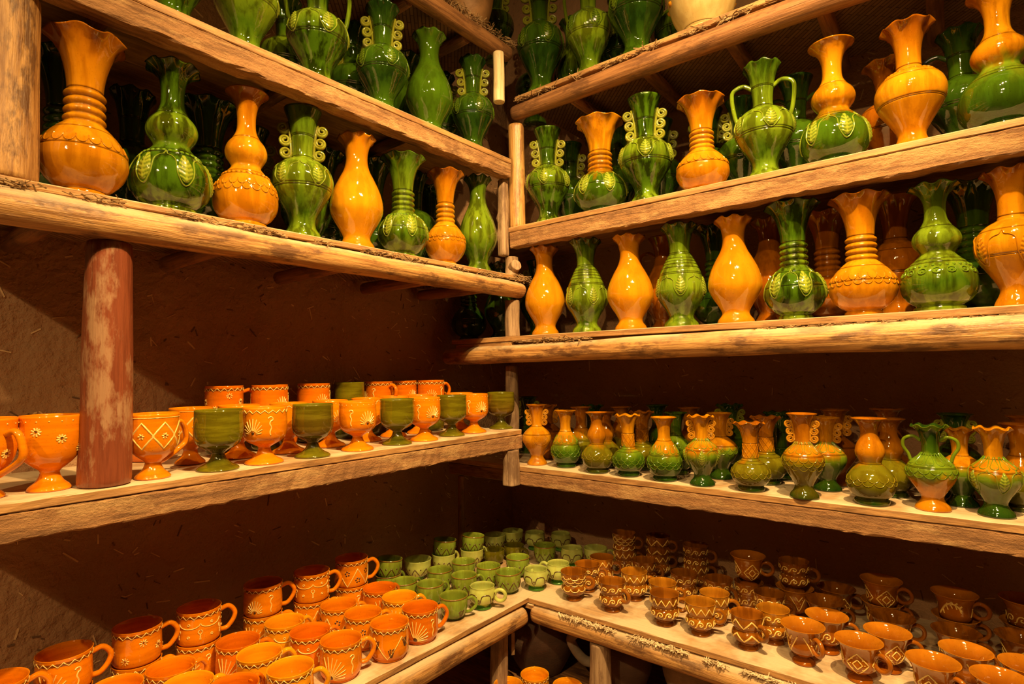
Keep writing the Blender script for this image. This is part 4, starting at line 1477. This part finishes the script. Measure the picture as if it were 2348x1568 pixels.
# pots of their own kind
p = on_y(1612, 65, FYU + 0.085)
pot = thing('cream_pot', 'cream round-bellied pot with raised bumps on the topmost log shelf', 'pot', (p[0], p[1], ZL['R0'] + 0.0006))
s = Shape('pot', 0.19, 0.098, 0, 0, 72)
obj('body', s.mesh('body'), GL['cream_pot'], pot)
for k in range(12):
    mb = MB()
    s.dot(mb, 2 * math.pi * k / 12 + 0.2, 0.095, 0.0075, 0.006, 10)
    obj('bump', mb.mesh('bump'), GL['scroll_amber'], pot)
p = on_x(1080, 20, FXU - 0.075)
pot2 = thing('orange_pot', 'plain pale orange pot on the thatched top shelf', 'pot', (p[0], p[1], ZL['L0'] + 0.0006))
obj('body', Shape('pot', 0.17, 0.075, 0, 0, 56).mesh('body'), clay('orange', (0.62, 0.32, 0.13), 0.5), pot2)
p = on_x(1137, 60, FXU - 0.13)
build_vase('L0', 'baluster', 'green', (p[0], p[1], ZL['L0'] + 0.0006), 0.30, 0.066, O('scroll'), 'green baluster vase beside the orange pot on the thatched shelf', detailed=False)

# ------------------------------------------------------------------ mugs and cups
MUG_H, MUG_R = 0.066 * U, 0.0375 * U
DESIGN = {}


def make_vessel(key, kind, H, R, gl, decor, handle='ear', name='mug', rim=None):
    """one pot of each make, kept as a list of (part name, mesh)"""
    s = Shape(kind, H, R, 0, 0, 48, {'goblet': 0.42, 'gobletmug': 0.42, 'flare': 0.30, 'bulge': 0.2}.get(kind, 0.12))
    parts = []
    me = s.mesh('body')
    me.materials.append(GL[gl])
    parts.append(('body', me))
    hm = None
    if handle == 'ear':
        hm = ear_handle(s, 0.24 * H, 0.80 * H, 0.62 * R, 0.115 * R)
    elif handle == 'ring':
        hm = ring_handle(s, 0.60 * H, 0.40 * R, 0.135 * R)
    elif handle == 'lowring':
        hm = ring_handle(s, 0.62 * H, 0.36 * R, 0.10 * R)
    if hm is not None:
        hm.materials.append(GL[gl])
        parts.append(('handle', hm))
    lt, dk = MB(), MB()
    decor(s, lt, dk)
    if lt.v:
        m1 = lt.mesh('slip_pattern')
        m1.materials.append(GL['slip'])
        parts.append(('slip_pattern', m1))
    if dk.v:
        m2 = dk.mesh('dark_pattern')
        m2.materials.append(GL['slip_dark'])
        parts.append(('dark_pattern', m2))
    if kind in ('mug', 'bigmug') and gl != 'olive':
        bb = MB()
        hoop(s, bb, 0.885, 0.115 * H, 0.0004)
        m4 = bb.mesh('rim_band')
        m4.materials.append(GL['band_brown'])
        parts.append(('rim_band', m4))
    if rim:
        rb = MB()
        hoop(s, rb, 0.975, 0.10 * R, 0.0009)
        m3 = rb.mesh('rim_line')
        m3.materials.append(GL[rim])
        parts.append(('rim_line', m3))
    DESIGN[key] = (name, parts, s)


FINE = ('slip_pattern', 'dark_pattern')


def put(key, label, cat, p, rotz, group, tilt=None, scale=1.0, glaze_key=None):
    name, parts, s = DESIGN[key]
    root = thing(name, label, cat, p, rotz, group)
    if tilt:
        root.rotation_euler = (tilt[0], tilt[1], rotz)
    root.scale = (scale,) * 3
    for nm, me in parts:
        o = obj(nm, me, None, root)
        if nm in FINE:
            o['kind'] = 'stuff'
        if glaze_key and nm in ('body', 'handle'):
            o.material_slots[0].link = 'OBJECT'
            o.material_slots[0].material = GL[glaze_key]
    return root


W1, H1 = 0.0030, 0.0011


def rimzig(s, lt, dk, n=17):
    zigzag(s, lt, .835, .93, n, W1 * .75, H1)


def d_fan(s, lt, dk):
    rimzig(s, lt, dk)
    for q in (0, math.pi):
        fan(s, lt, dk, -math.radians(128) + q, .18 * s.H, s.H * .52, W1 * .8, H1)
        squiggle(s, lt, -math.radians(66) + q, .22 * s.H, .72 * s.H, .0045, W1, H1)


def d_diamond(s, lt, dk):
    rimzig(s, lt, dk)
    n = 5
    for k in range(n):
        c = 2 * math.pi * k / n
        s.line(lt, [(c - math.pi / n, .15 * s.H), (c, .74 * s.H), (c + math.pi / n, .15 * s.H)], W1, H1)
        blossom(s, dk, c + math.pi / n, .60 * s.H, .0085, H1)
        blossom(s, dk, c, .36 * s.H, .0085, H1)


def d_cactus(s, lt, dk):
    rimzig(s, lt, dk)
    zigzag(s, lt, .14, .72, 4, W1 * .6, H1)
    for k in range(8):
        cactus(s, dk, 2 * math.pi * k / 8 + .2, (.30, .52)[k % 2] * s.H, .0125, W1 * .7, H1)


def d_scroll(s, lt, dk):
    rimzig(s, lt, dk)
    for k in range(6):
        c = 2 * math.pi * k / 6
        d = math.pi / 6
        s.line(lt, [(c + d * math.cos(a), (.72 - .13 * math.sin(a)) * s.H) for a in np.linspace(0, math.pi, 8)], W1 * .8, H1)
        s.line(lt, [(c + .06 * math.cos(a), .70 * s.H + .0022 * math.sin(a)) for a in np.linspace(0, 6.28, 8)[:-1]], W1 * .6, H1, True)
        for sg in (-1, 1):
            s.line(lt, [(c + d + sg * (.02 + .10 * (1 - t) * math.sin(t * 7)), (.55 - .25 * t) * s.H) for t in np.linspace(0, 1, 10)], W1 * .8, H1)
        s.line(lt, [(c + .06 * math.cos(a), .38 * s.H + .0022 * math.sin(a)) for a in np.linspace(0, 6.28, 8)[:-1]], W1 * .6, H1, True)


def d_flowers(s, lt, dk):
    rimzig(s, lt, dk)
    for k in range(9):
        daisy(s, lt, 2 * math.pi * k / 9, (.32, .52, .70)[k * 2 % 3] * s.H, .0075, W1 * .7, H1, 8, dk)


def d_peacock(s, lt, dk):
    rimzig(s, lt, dk)
    for q in (0, math.pi):
        peacock(s, lt, dk, -math.radians(118) + q, .26 * s.H, s.H * .36, W1 * .7, H1)
        squiggle(s, lt, -math.radians(70) + q, .25 * s.H, .74 * s.H, .0045, W1, H1)


ORANGE_D = dict(fan=d_fan, diamond=d_diamond, cactus=d_cactus, scroll=d_scroll, flowers=d_flowers, peacock=d_peacock)
for k, dfn in ORANGE_D.items():
    make_vessel('mug_' + k, 'mug', MUG_H, MUG_R, 'orange', dfn, 'ear', 'orange_mug')


def g_v(s, lt, dk):
    drips(s, dk, .28, .64, 7, W1 * 1.1, H1)


def g_branch(s, lt, dk):
    for k in range(5):
        cactus(s, dk, 2 * math.pi * k / 5 + .3, .30 * s.H, .013, W1 * .8, H1)


def g_loop(s, lt, dk):
    drips(s, dk, .40, .74, 6, W1 * 1.15, H1, True)


CUP_H, CUP_R = 0.051 * U, 0.0315 * U
make_vessel('cup_v', 'cup', CUP_H, CUP_R, 'cup_green', g_v, 'ear', 'green_cup', 'rim_brown')
make_vessel('cup_branch', 'cup', CUP_H, CUP_R, 'cup_green', g_branch, 'ear', 'green_cup', 'rim_brown')
make_vessel('cup_pale', 'palecup', CUP_H, CUP_R * 1.02, 'cup_pale', g_loop, 'ring', 'pale_cup')
make_vessel('cup_palev', 'bowlcup', CUP_H, CUP_R * 1.05, 'cup_pale', g_v, 'ear', 'pale_cup')
make_vessel('cup_olive', 'cup', CUP_H * .82, CUP_R * .95, 'cup_olive', lambda s, a, b: None, 'ring', 'olive_cup')
make_vessel('cup_bowl', 'bowlcup', CUP_H * 1.02, CUP_R * 1.15, 'cup_pale', g_v, 'none', 'pale_bowl')


def b_zw(s, lt, dk):
    zigzag(s, lt, .70, .90, 11, W1, H1)
    dots_row(s, lt, .88, 11, .0014, H1, math.pi / 11)
    dots_row(s, lt, .575, 15, .0015, H1)
    waves(s, lt, .40, .085, 10, W1, H1)


def b_ww(s, lt, dk):
    waves(s, lt, .79, .075, 10, W1, H1)
    dots_row(s, lt, .575, 15, .0015, H1)
    waves(s, lt, .40, .085, 10, W1, H1)


def b_scale(s, lt, dk):
    for k in range(3):
        arcs(s, lt, .90 - k * .12, .10, 9, W1, H1, (k % 2) * math.pi / 9)
        dots_row(s, lt, .86 - k * .12, 9, .0015, H1, math.pi / 2 / 9 + (k % 2) * math.pi / 9)
    arcs(s, lt, .50, .12, 9, W1, H1)


def b_zz(s, lt, dk):
    zigzag(s, lt, .66, .90, 6, W1 * 1.5, H1)
    zigzag(s, lt, .30, .50, 6, W1 * 1.5, H1)
    dots_row(s, lt, .72, 6, .0016, H1, 0.3)


def f_diamond(s, lt, dk):
    for k in range(4):
        c = 2 * math.pi * k / 4 + .4
        diamond(s, lt, c, .52 * s.H, .66, .28 * s.H, W1, H1)
        diamond(s, lt, c, .52 * s.H, .28, .12 * s.H, W1, H1)
        for a in np.linspace(0, 2 * math.pi, 9)[:-1]:
            s.dot(lt, c + .42 * math.cos(a), .52 * s.H + .175 * s.H * math.sin(a), .0015, H1, 6)


def f_vee(s, lt, dk):
    for k in range(4):
        c = 2 * math.pi * k / 4
        s.line(lt, [(c - .62, .82 * s.H), (c, .36 * s.H), (c + .62, .82 * s.H)], W1, H1)
        s.line(lt, [(c - .25, .82 * s.H), (c, .66 * s.H), (c + .25, .82 * s.H)], W1, H1)
        for a, z in ((-.28, .72), (.28, .72), (-.12, .60), (.12, .60), (0, .50)):
            s.dot(lt, c + a, z * s.H, .0013, H1, 6)


def f_wave(s, lt, dk):
    waves(s, lt, .50, .10, 9, W1, H1)
    dots_row(s, lt, .36, 12, .0014, H1)


def f_plume(s, lt, dk):
    for k in range(3):
        c = 2 * math.pi * k / 3 - 1.7
        pts = [(c - .8 + 1.4 * t, (.45 + .35 * math.sin(t * 2.6)) * s.H) for t in np.linspace(0, 1, 12)]
        s.line(lt, pts, W1 * 1.6, H1)
        for q in pts[2::2]:
            s.line(lt, [q, (q[0] + .14, q[1] + .07 * s.H)], W1 * 1.6, H1)
            s.line(lt, [q, (q[0] + .10, q[1] - .12 * s.H)], W1 * 1.0, H1)


BM_H, BM_R = 0.0665 * U, 0.0315 * U
for k, dfn in dict(zw=b_zw, ww=b_ww, scale=b_scale, zz=b_zz).items():
    make_vessel('bulge_' + k, 'bulge', BM_H, BM_R, 'brown', dfn, 'ring', 'brown_mug')
for k, dfn in dict(diamond=f_diamond, vee=f_vee, wave=f_wave, plume=f_plume).items():
    make_vessel('flare_' + k, 'flare', 0.069 * U, 0.0385 * U, 'brown_red', dfn, 'lowring', 'flared_mug')


def turn(p, deg):
    """rotation that points a handle deg degrees away from picture-right, towards the back"""
    d = away(p)
    return math.atan2(d[1], d[0]) - math.pi / 2 + math.radians(deg)


# (design, glaze, rim x, rim y, handle angle, level)
LEFT_MUGS = [
    ('mug_cactus', 'orange', 893, 1425, 60, 0), ('mug_fan', 'orange_red', 963, 1390, 20, 0), ('mug_fan', 'orange_gold', 908, 1363, 20, 0), ('mug_fan', 'orange_red', 860, 1346, 45, 0),
    ('mug_diamond', 'orange', 766, 1382, 15, 0), ('mug_diamond', 'orange', 829, 1402, 30, 0), ('mug_scroll', 'orange_red', 711, 1445, 25, 0), ('mug_fan', 'orange', 782, 1464, 20, 0),
    ('mug_scroll', 'orange_gold', 648, 1421, 30, 0), ('mug_fan', 'orange_red', 533, 1469, 25, 0), ('mug_fan', 'orange_gold', 590, 1493, 25, 0), ('mug_scroll', 'orange', 378, 1526, 25, 0),
    ('mug_cactus', 'orange_gold', 666, 1528, -10, 0), ('mug_scroll', 'orange_gold', 432, 1563, 20, 0), ('mug_scroll', 'orange', 256, 1572, 20, 0), ('mug_fan', 'orange_red', 533, 1569, 20, 0)]
LEFT_STACKS = [('mug_diamond', 'mug_fan', 823, 1281), ('mug_scroll', 'mug_diamond', 728, 1311), ('mug_peacock', 'mug_fan', 608, 1338), ('mug_scroll', 'mug_fan', 474, 1392),
               ('mug_flowers', 'mug_diamond', 330, 1436), ('mug_fan', 'mug_diamond', 159, 1492), ('mug_cactus', 'mug_fan', -10, 1562)]
GREEN = [
    ('cup_branch', None, 1040, 1364, 0, 0), ('cup_pale', None, 1106, 1342, -15, 0), ('cup_branch', None, 986, 1337, 30, 0), ('cup_branch', None, 927, 1331, 40, 0), ('cup_v', None, 1064, 1317, 15, 0),
    ('cup_v', None, 1008, 1305, 85, 0), ('cup_v', None, 1063, 1286, 80, 0), ('cup_v', None, 1120, 1296, 65, 0), ('cup_v', None, 1165, 1310, 90, 0), ('cup_v', None, 1187, 1276, 100, 0),
    ('cup_olive', None, 1133, 1259, 190, 0), ('cup_olive', None, 1178, 1249, -40, 0), ('cup_pale', None, 1229, 1303, 110, 0), ('cup_pale', None, 1280, 1290, 150, 0), ('cup_v', None, 1249, 1249, 90, 0),
    ('cup_palev', None, 1134, 1225, 80, 0), ('cup_pale', None, 1226, 1220, 60, 0), ('cup_pale', None, 1286, 1222, 70, 0), ('cup_bowl', None, 958, 1281, 0, 0),
    ('cup_pale', None, 1319, 1255, 60, 0), ('cup_palev', None, 1357, 1255, 0, 0), ('cup_palev', None, 1176, 1216, 60, 0)]
GREEN_STACKS = [('cup_v', 'cup_palev', 1017, 1237), ('cup_v', 'cup_palev', 1082, 1227), ('cup_v', 'cup_branch', 890, 1281)]
BROWN = [
    ('bulge_scale', None, 1315, 1309, -5, 0), ('bulge_ww', None, 1346, 1292, 0, 0), ('bulge_zw', 'brown_red', 1380, 1276, -5, 0), ('bulge_zw', None, 1476, 1283, -15, 0), ('bulge_zw', 'brown_gold', 1454, 1309, 5, 0),
    ('bulge_ww', None, 1403, 1331, -40, 0), ('bulge_ww', 'brown_gold', 1519, 1335, 0, 0), ('bulge_ww', None, 1568, 1312, -10, 0), ('bulge_zw', None, 1523, 1358, 0, 0), ('bulge_zw', 'brown_gold', 1605, 1378, -5, 0),
    ('bulge_zw', 'brown_gold', 1638, 1358, 0, 0), ('bulge_ww', None, 1670, 1328, -5, 0), ('bulge_zz', 'brown', 1716, 1405, -45, 0), ('bulge_ww', 'brown_gold', 1770, 1395, 0, 0), ('bulge_ww', 'brown', 1773, 1357, -5, 0),
    ('flare_vee', None, 1846, 1430, -30, 0), ('flare_wave', None, 1890, 1412, 5, 0), ('flare_wave', 'brown', 1890, 1376, -5, 0), ('flare_diamond', 'brown', 1917, 1347, -5, 0), ('flare_diamond', None, 1977, 1464, -30, 0),
    ('flare_diamond', None, 2028, 1446, 5, 0), ('flare_vee', 'brown', 2045, 1416, -10, 0), ('flare_diamond', None, 2139, 1514, -25, 0), ('flare_vee', None, 2216, 1486, 0, 0), ('flare_wave', 'brown', 2194, 1448, -10, 0),
    ('flare_vee', None, 2293, 1552, -10, 0), ('flare_diamond', 'brown', 2342, 1459, -10, 0), ('flare_vee', None, 2352, 1522, -10, 0)]
BROWN_STACKS = [('bulge_scale', 'bulge_zw', 1431, 1221), ('bulge_zz', 'bulge_zw', 1508, 1228), ('bulge_ww', 'bulge_zw', 1595, 1249), ('flare_diamond', 'bulge_ww', 1692, 1271),
                ('bulge_ww', 'flare_vee', 1811, 1287), ('flare_diamond', 'flare_vee', 2020, 1329), ('flare_plume', 'flare_diamond', 2188, 1361), ('flare_wave', 'flare_vee', 2348, 1375)]

DWORD = dict(mug_fan='slip fan and squiggle', mug_diamond='zigzag and dark blossoms', mug_cactus='dark cactus marks', mug_scroll='slip scrolls and rings', mug_flowers='slip daisies',
             mug_peacock='peacock-tail slip', cup_v='brown peaks', cup_branch='dark branches', cup_pale='brown looping drips', cup_palev='brown peaks', cup_olive='plain sides', cup_bowl='brown peaks',
             bulge_zw='zigzag over waves', bulge_ww='double wave bands', bulge_scale='slip scales', bulge_zz='bold zigzags', flare_diamond='dotted diamonds', flare_vee='dotted vees',
             flare_wave='wave band', flare_plume='slip plume')
NAMEW = dict(mug='orange mug', cup_v='green cup', cup_branch='green cup', cup_pale='pale green cup', cup_palev='pale green cup', cup_olive='small olive cup', cup_bowl='pale green bowl',
             bulge='brown double-bulged mug', flare='flared brown mug')


def nm(key):
    return NAMEW.get(key) or NAMEW[key.split('_')[0]]


def place_set(items, stacks, side, group, cat):
    done = []
    for key, gk, x, y, deg, lev in items:
        s = DESIGN[key][2]
        p = on_z(x, y, ZL['L4'] + s.H)
        done.append([key, gk, p, deg, None])
    # keep neighbours apart
    base = ZL['L4'] + 0.0006
    top = []
    for up, lo, x, y in stacks:
        su, sl = DESIGN[up][2], DESIGN[lo][2]
        sink = {'mug': 0.12, 'cup': 0.28, 'bulge': 0.36, 'flare': 0.38}[up.split('_')[0]] * su.H
        if up.split('_')[0] != lo.split('_')[0]:
            sink = 0.15 * su.H
        p = on_z(x, y, ZL['L4'] + su.H + sl.H - sink)
        top.append([up, lo, p, sl.H - sink])
    pts = [(d[2], DESIGN[d[0]][2].R) for d in done] + [(t[2], DESIGN[t[1]][2].R) for t in top]
    xy = np.array([q[0][:2] for q in pts])
    rr = np.array([q[1] for q in pts])
    for it in range(60):
        for i in range(len(xy)):
            for j in range(i):
                d = xy[i] - xy[j]
                L = np.linalg.norm(d) + 1e-9
                need = (rr[i] + rr[j]) * 1.03
                if L < need:
                    mv = d / L * (need - L) * 0.5
                    xy[i] += mv
                    xy[j] -= mv
        if side == 'L':
            xy[:, 0] = np.clip(xy[:, 0], WX + 0.012 + rr, FX - rr * 0.80)
        elif side == 'R':
            xy[:, 1] = np.clip(xy[:, 1], FY + rr * 0.8, WY - 0.016 - rr)
        else:
            xy[:, 0] = np.clip(xy[:, 0], WX + 0.012 + rr, None)
            xy[:, 1] = np.clip(xy[:, 1], None, WY - 0.016 - rr)
    # rows counted from the open edge
    nd = len(done)
    rank = []
    for i in range(len(xy)):
        if side == 'L':
            e, along = FX - xy[i][0], -xy[i][1]
        elif side == 'R':
            e, along = xy[i][1] - FY, xy[i][0]
        else:
            e = max(0.0, min(FX - xy[i][0], 9)) if xy[i][0] < FX else xy[i][1] - FY
            along = abs(xy[i][0] - FX) + abs(xy[i][1] - FY)
        rank.append((e, along))
    w = 0.085 if side != 'G' else 0.080
    rows = {}
    for i in range(nd):
        rows.setdefault((DESIGN[done[i][0]][0], int(rank[i][0] / w)), []).append(i)
    lab = {}
    rowname = ['edge row', 'second row', 'third row', 'fourth row', 'fifth row', 'sixth row', 'seventh row']
    for (nn_, rk), idx in rows.items():
        idx.sort(key=lambda i: rank[i][1])
        for k, i in enumerate(idx):
            lab[i] = '%s with %s, %s from bench corner, %s' % (nm(done[i][0]), DWORD[done[i][0]], ORD[k], rowname[min(rk, 6)])
    for i, (key, gk, p, deg, _) in enumerate(done):
        q = (xy[i][0], xy[i][1], base)
        Ri = rr[i]
        others = [(xy[j], rr[j]) for j in range(len(xy)) if j != i]
        for dd in (0, 12, -12, 24, -24, 36, -36, 50, -50, 65, -65, 80, -80, 90, -90, 100, -100, 115, -115, 130, -130, 145, -145, 160, 180):
            an = turn(q, deg + dd)
            ok = True
            for fr in (1.3, 1.65):
                tip = np.array(q[:2]) + np.array([math.cos(an), math.sin(an)]) * Ri * fr
                if any(np.linalg.norm(tip - o[0]) < o[1] * 1.02 + Ri * 0.14 for o in others):
                    ok = False
            if ok:
                deg = deg + dd
                break
        put(key, lab[i], cat, q, turn(q, deg), group, None, 1.0, gk)
    order = sorted(range(len(top)), key=lambda k: rank[nd + k][1])
    for k in range(len(top)):
        up, lo, p, dz = top[k]
        q = (xy[nd + k][0], xy[nd + k][1], base)
        o_ = ORD[order.index(k)]
        kind = {'L': 'orange', 'R': 'brown', 'G': 'green'}[side]
        put(lo, '%s with %s, lower of %s %s stack from bench corner' % (nm(lo), DWORD[lo], o_, kind), cat, q, turn(q, {'L': 2, 'R': 15, 'G': 40}[side]), group)
        tl = None
        if side == 'G':
            tl = (math.radians(4), math.radians(3))
        put(up, '%s with %s, upper of %s %s stack from bench corner' % (nm(up), DWORD[up], o_, kind), cat, (q[0], q[1], q[2] + dz + 0.0008), turn(q, {'L': 4, 'R': -5, 'G': 75}[side]), group, tl)


place_set(LEFT_MUGS, LEFT_STACKS, 'L', 'orange mugs on the corner bench', 'mug')
place_set(GREEN, GREEN_STACKS, 'G', 'green cups on the corner bench', 'cup')
place_set(BROWN, BROWN_STACKS, 'R', 'brown mugs on the corner bench', 'mug')

# ------------------------------------------------------------------ goblets
GO_H, GO_R = 0.1 * U, 0.039 * U
nodec = lambda s, lt, dk: None


def d_gfan(s, lt, dk):
    zigzag(s, lt, .90, .955, 18, W1 * .7, H1)
    for q in (0, math.pi):
        peacock(s, lt, dk, -math.radians(120) + q, .54 * s.H, s.H * .26, W1 * .8, H1)
        squiggle(s, lt, -math.radians(75) + q, .52 * s.H, .84 * s.H, .0045, W1, H1)


def d_gfan2(s, lt, dk):
    dots_row(s, lt, .94, 20, .0012, H1)
    for q in (0, math.pi):
        squiggle(s, lt, -math.radians(110) + q, .52 * s.H, .84 * s.H, .0045, W1, H1)
        peacock(s, lt, dk, -math.radians(58) + q, .54 * s.H, s.H * .26, W1 * .8, H1)


def d_gdiam(s, lt, dk):
    hoop(s, lt, .945, W1 * .5, H1 * .6)
    n = 7
    for k in range(n):
        c = 2 * math.pi * k / n
        diamond(s, lt, c, .67 * s.H, math.pi / n * 1.05, .20 * s.H, W1 * 1.3, H1)
        daisy(s, lt, c, .67 * s.H, .0055, W1, H1, 6, dk)


def d_gflow(s, lt, dk):
    dots_row(s, lt, .93, 16, .0014, H1)
    for k in range(8):
        daisy(s, lt, 2 * math.pi * k / 8, (.56, .70, .80)[k * 2 % 3] * s.H, .0075, W1 * 1.1, H1, 9, dk)


make_vessel('gob_fan', 'goblet', GO_H, GO_R, 'orange', d_gfan, 'none', 'goblet')
make_vessel('gob_fan2', 'goblet', GO_H, GO_R, 'orange', d_gfan2, 'none', 'goblet')
make_vessel('gob_olive', 'goblet', GO_H, GO_R, 'olive', nodec, 'none', 'goblet')
make_vessel('gob_brown', 'goblet', GO_H, GO_R, 'olive_brown', nodec, 'none', 'goblet')
make_vessel('gobm_diam', 'gobletmug', GO_H, 0.0355 * U, 'orange', d_gdiam, 'ear', 'goblet_mug')
make_vessel('gobm_flow', 'gobletmug', GO_H * 1.05, 0.0365 * U, 'orange', d_gflow, 'ear', 'goblet_mug')
BG_H, BG_R = 0.0675 * U, 0.0365 * U
for k, dfn in dict(fan=d_peacock, flowers=d_flowers).items():
    make_vessel('big_' + k, 'bigmug', BG_H, BG_R, 'orange_red', dfn, 'ear', 'orange_mug')
make_vessel('big_olive', 'bigmug', BG_H, BG_R, 'olive', nodec, 'none', 'olive_beaker')

GW = dict(gob_fan='orange goblet with slip fan', gob_fan2='orange goblet with slip squiggle', gob_olive='olive-green goblet', gob_brown='brown-olive goblet',
          gobm_diam='orange handled goblet with slip diamonds', gobm_flow='orange handled goblet with slip daisies')
GOB_FRONT = [('gob_brown', 1149, 985, 0), ('gob_fan2', 1087, 994, 0), ('gob_olive', 1036, 1002, 0), ('gob_fan2', 973, 1013, 0), ('gob_olive', 911, 1022, 0), ('gob_fan2', 820, 1036, 0),
             ('gob_brown', 717, 1052, 0), ('gob_fan', 606, 1067, 0), ('gob_olive', 500, 1083, 0), ('gobm_diam', 350, 1102, 38), ('gobm_flow', 113, 1130, 64), ('gobm_flow', -46, 1152, -48)]
GOB_SECOND = [('gob_fan', 1090, 972, 0), ('gob_fan2', 1030, 980, 0), ('gob_fan', 962, 991, 0), ('gob_fan2', 902, 1003, 0), ('gob_fan', 843, 1014, 0), ('gob_fan2', 757, 1027, 0),
              ('gob_fan', 657, 1040, 0), ('gob_fan', 547, 1053, 0), ('gobm_diam', 436, 1067, 75)]
gg = 'goblets on the dusty plank shelf'
gb = 'mugs along the wall behind the goblets'
BACKM = [('big_fan', 'big_olive', 1005, 850, 30), ('big_fan', 'big_olive', 946, 850, 70), ('big_fan', 'big_olive', 868, 846, -40), ('big_olive', 'big_olive', 801, 853, 0), ('big_fan', 'big_olive', 708, 852, 60),
         ('big_fan', 'big_olive', 627, 855, 70), ('big_flowers', 'big_olive', 515, 853, 5)]
J3 = []
for row, lst in (('front row', GOB_FRONT), ('second row', GOB_SECOND)):
    for i, (k, x, yb, deg) in enumerate(lst):
        s = DESIGN[k][2]
        q = on_z(x, yb, ZL['L3'])
        q = q + np.append(away(q), 0) * s.R * 0.8
        J3.append(dict(p=np.array(q[:2]), R=s.R, fixed=row == 'front row', op={}, put=[(k, '%s, %s from corner post in %s' % (GW[k], ORD[i], row), 'goblet', deg, gg)]))
for i, (up, lo, x, y, deg) in enumerate(BACKM):
    q = on_x(x, y, WX + 0.068)
    word = {'big_fan': 'red-orange mug with peacock slip', 'big_flowers': 'red-orange mug with slip daisies', 'big_olive': 'olive beaker'}[up]
    J3.append(dict(p=np.array(q[:2]), R=BG_R, fixed=False, op={}, put=[(lo, 'olive beaker, lower of %s stack from corner, behind goblets' % ORD[i], 'beaker', 0, gb),
              (up, '%s, upper of %s stack from corner, behind goblets' % (word, ORD[i]), 'mug' if up != 'big_olive' else 'beaker', deg, gb)]))
for x, y, deg, wd in ((395, 935, 70, 'beside the red-brown post'), (98, 942, 10, 'behind the daisy goblet')):
    q = on_z(x, y, ZL['L3'] + BG_H)
    J3.append(dict(p=np.array(q[:2]), R=BG_R, fixed=False, op={}, put=[('big_fan', 'red-orange mug with zigzag rim standing low %s' % wd, 'mug', deg, gb)]))
relax(J3, 'L', WX)
for j in J3:
    z = ZL['L3'] + 0.0006
    for k, lab, cat, deg, grp in j['put']:
        q = (j['p'][0], j['p'][1], z)
        put(k, lab, cat, q, turn(q, deg), grp)
        z += BG_H + 0.0012

# ------------------------------------------------------------------ under the bench
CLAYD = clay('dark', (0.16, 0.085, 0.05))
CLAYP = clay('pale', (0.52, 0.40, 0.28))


def jar(label, x, y, dep, H, R, mat, handle=None, hang=0):
    c = CAM + ray(x, y) * dep
    root = thing('storage_jar', label, 'jar', (c[0], c[1], ZLOW + 0.0006), 0, 'unglazed jars under the bench')
    s_ = Shape('jar', H, R, 0, 0, 48)
    obj('body', s_.mesh('body'), mat, root)
    if handle:
        me = ear_handle(s_, 0.42 * H, 0.93 * H, 0.80 * R, 0.17 * R)
        obj('handle', me, handle, root, None, turn(c, hang))
    return root


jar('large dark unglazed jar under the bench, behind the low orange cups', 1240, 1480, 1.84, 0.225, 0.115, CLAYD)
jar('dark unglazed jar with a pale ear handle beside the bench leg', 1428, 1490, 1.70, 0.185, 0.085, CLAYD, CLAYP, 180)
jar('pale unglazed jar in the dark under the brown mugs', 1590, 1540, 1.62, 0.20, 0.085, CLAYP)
for i, (x, y, w) in enumerate(((1165, 1563, 'nearest the shaded leg post'), (1226, 1540, 'between its two neighbours'), (1301, 1565, 'nearest the rough leg post'))):
    c = on_z(x, y, ZLOW + MUG_H)
    put('mug_diamond', 'orange cup on the low shelf under the bench, %s' % w, 'mug', (c[0], c[1], ZLOW + 0.0006), turn(c, 90), 'orange cups on the low shelf', None, 0.92, 'orange_gold')
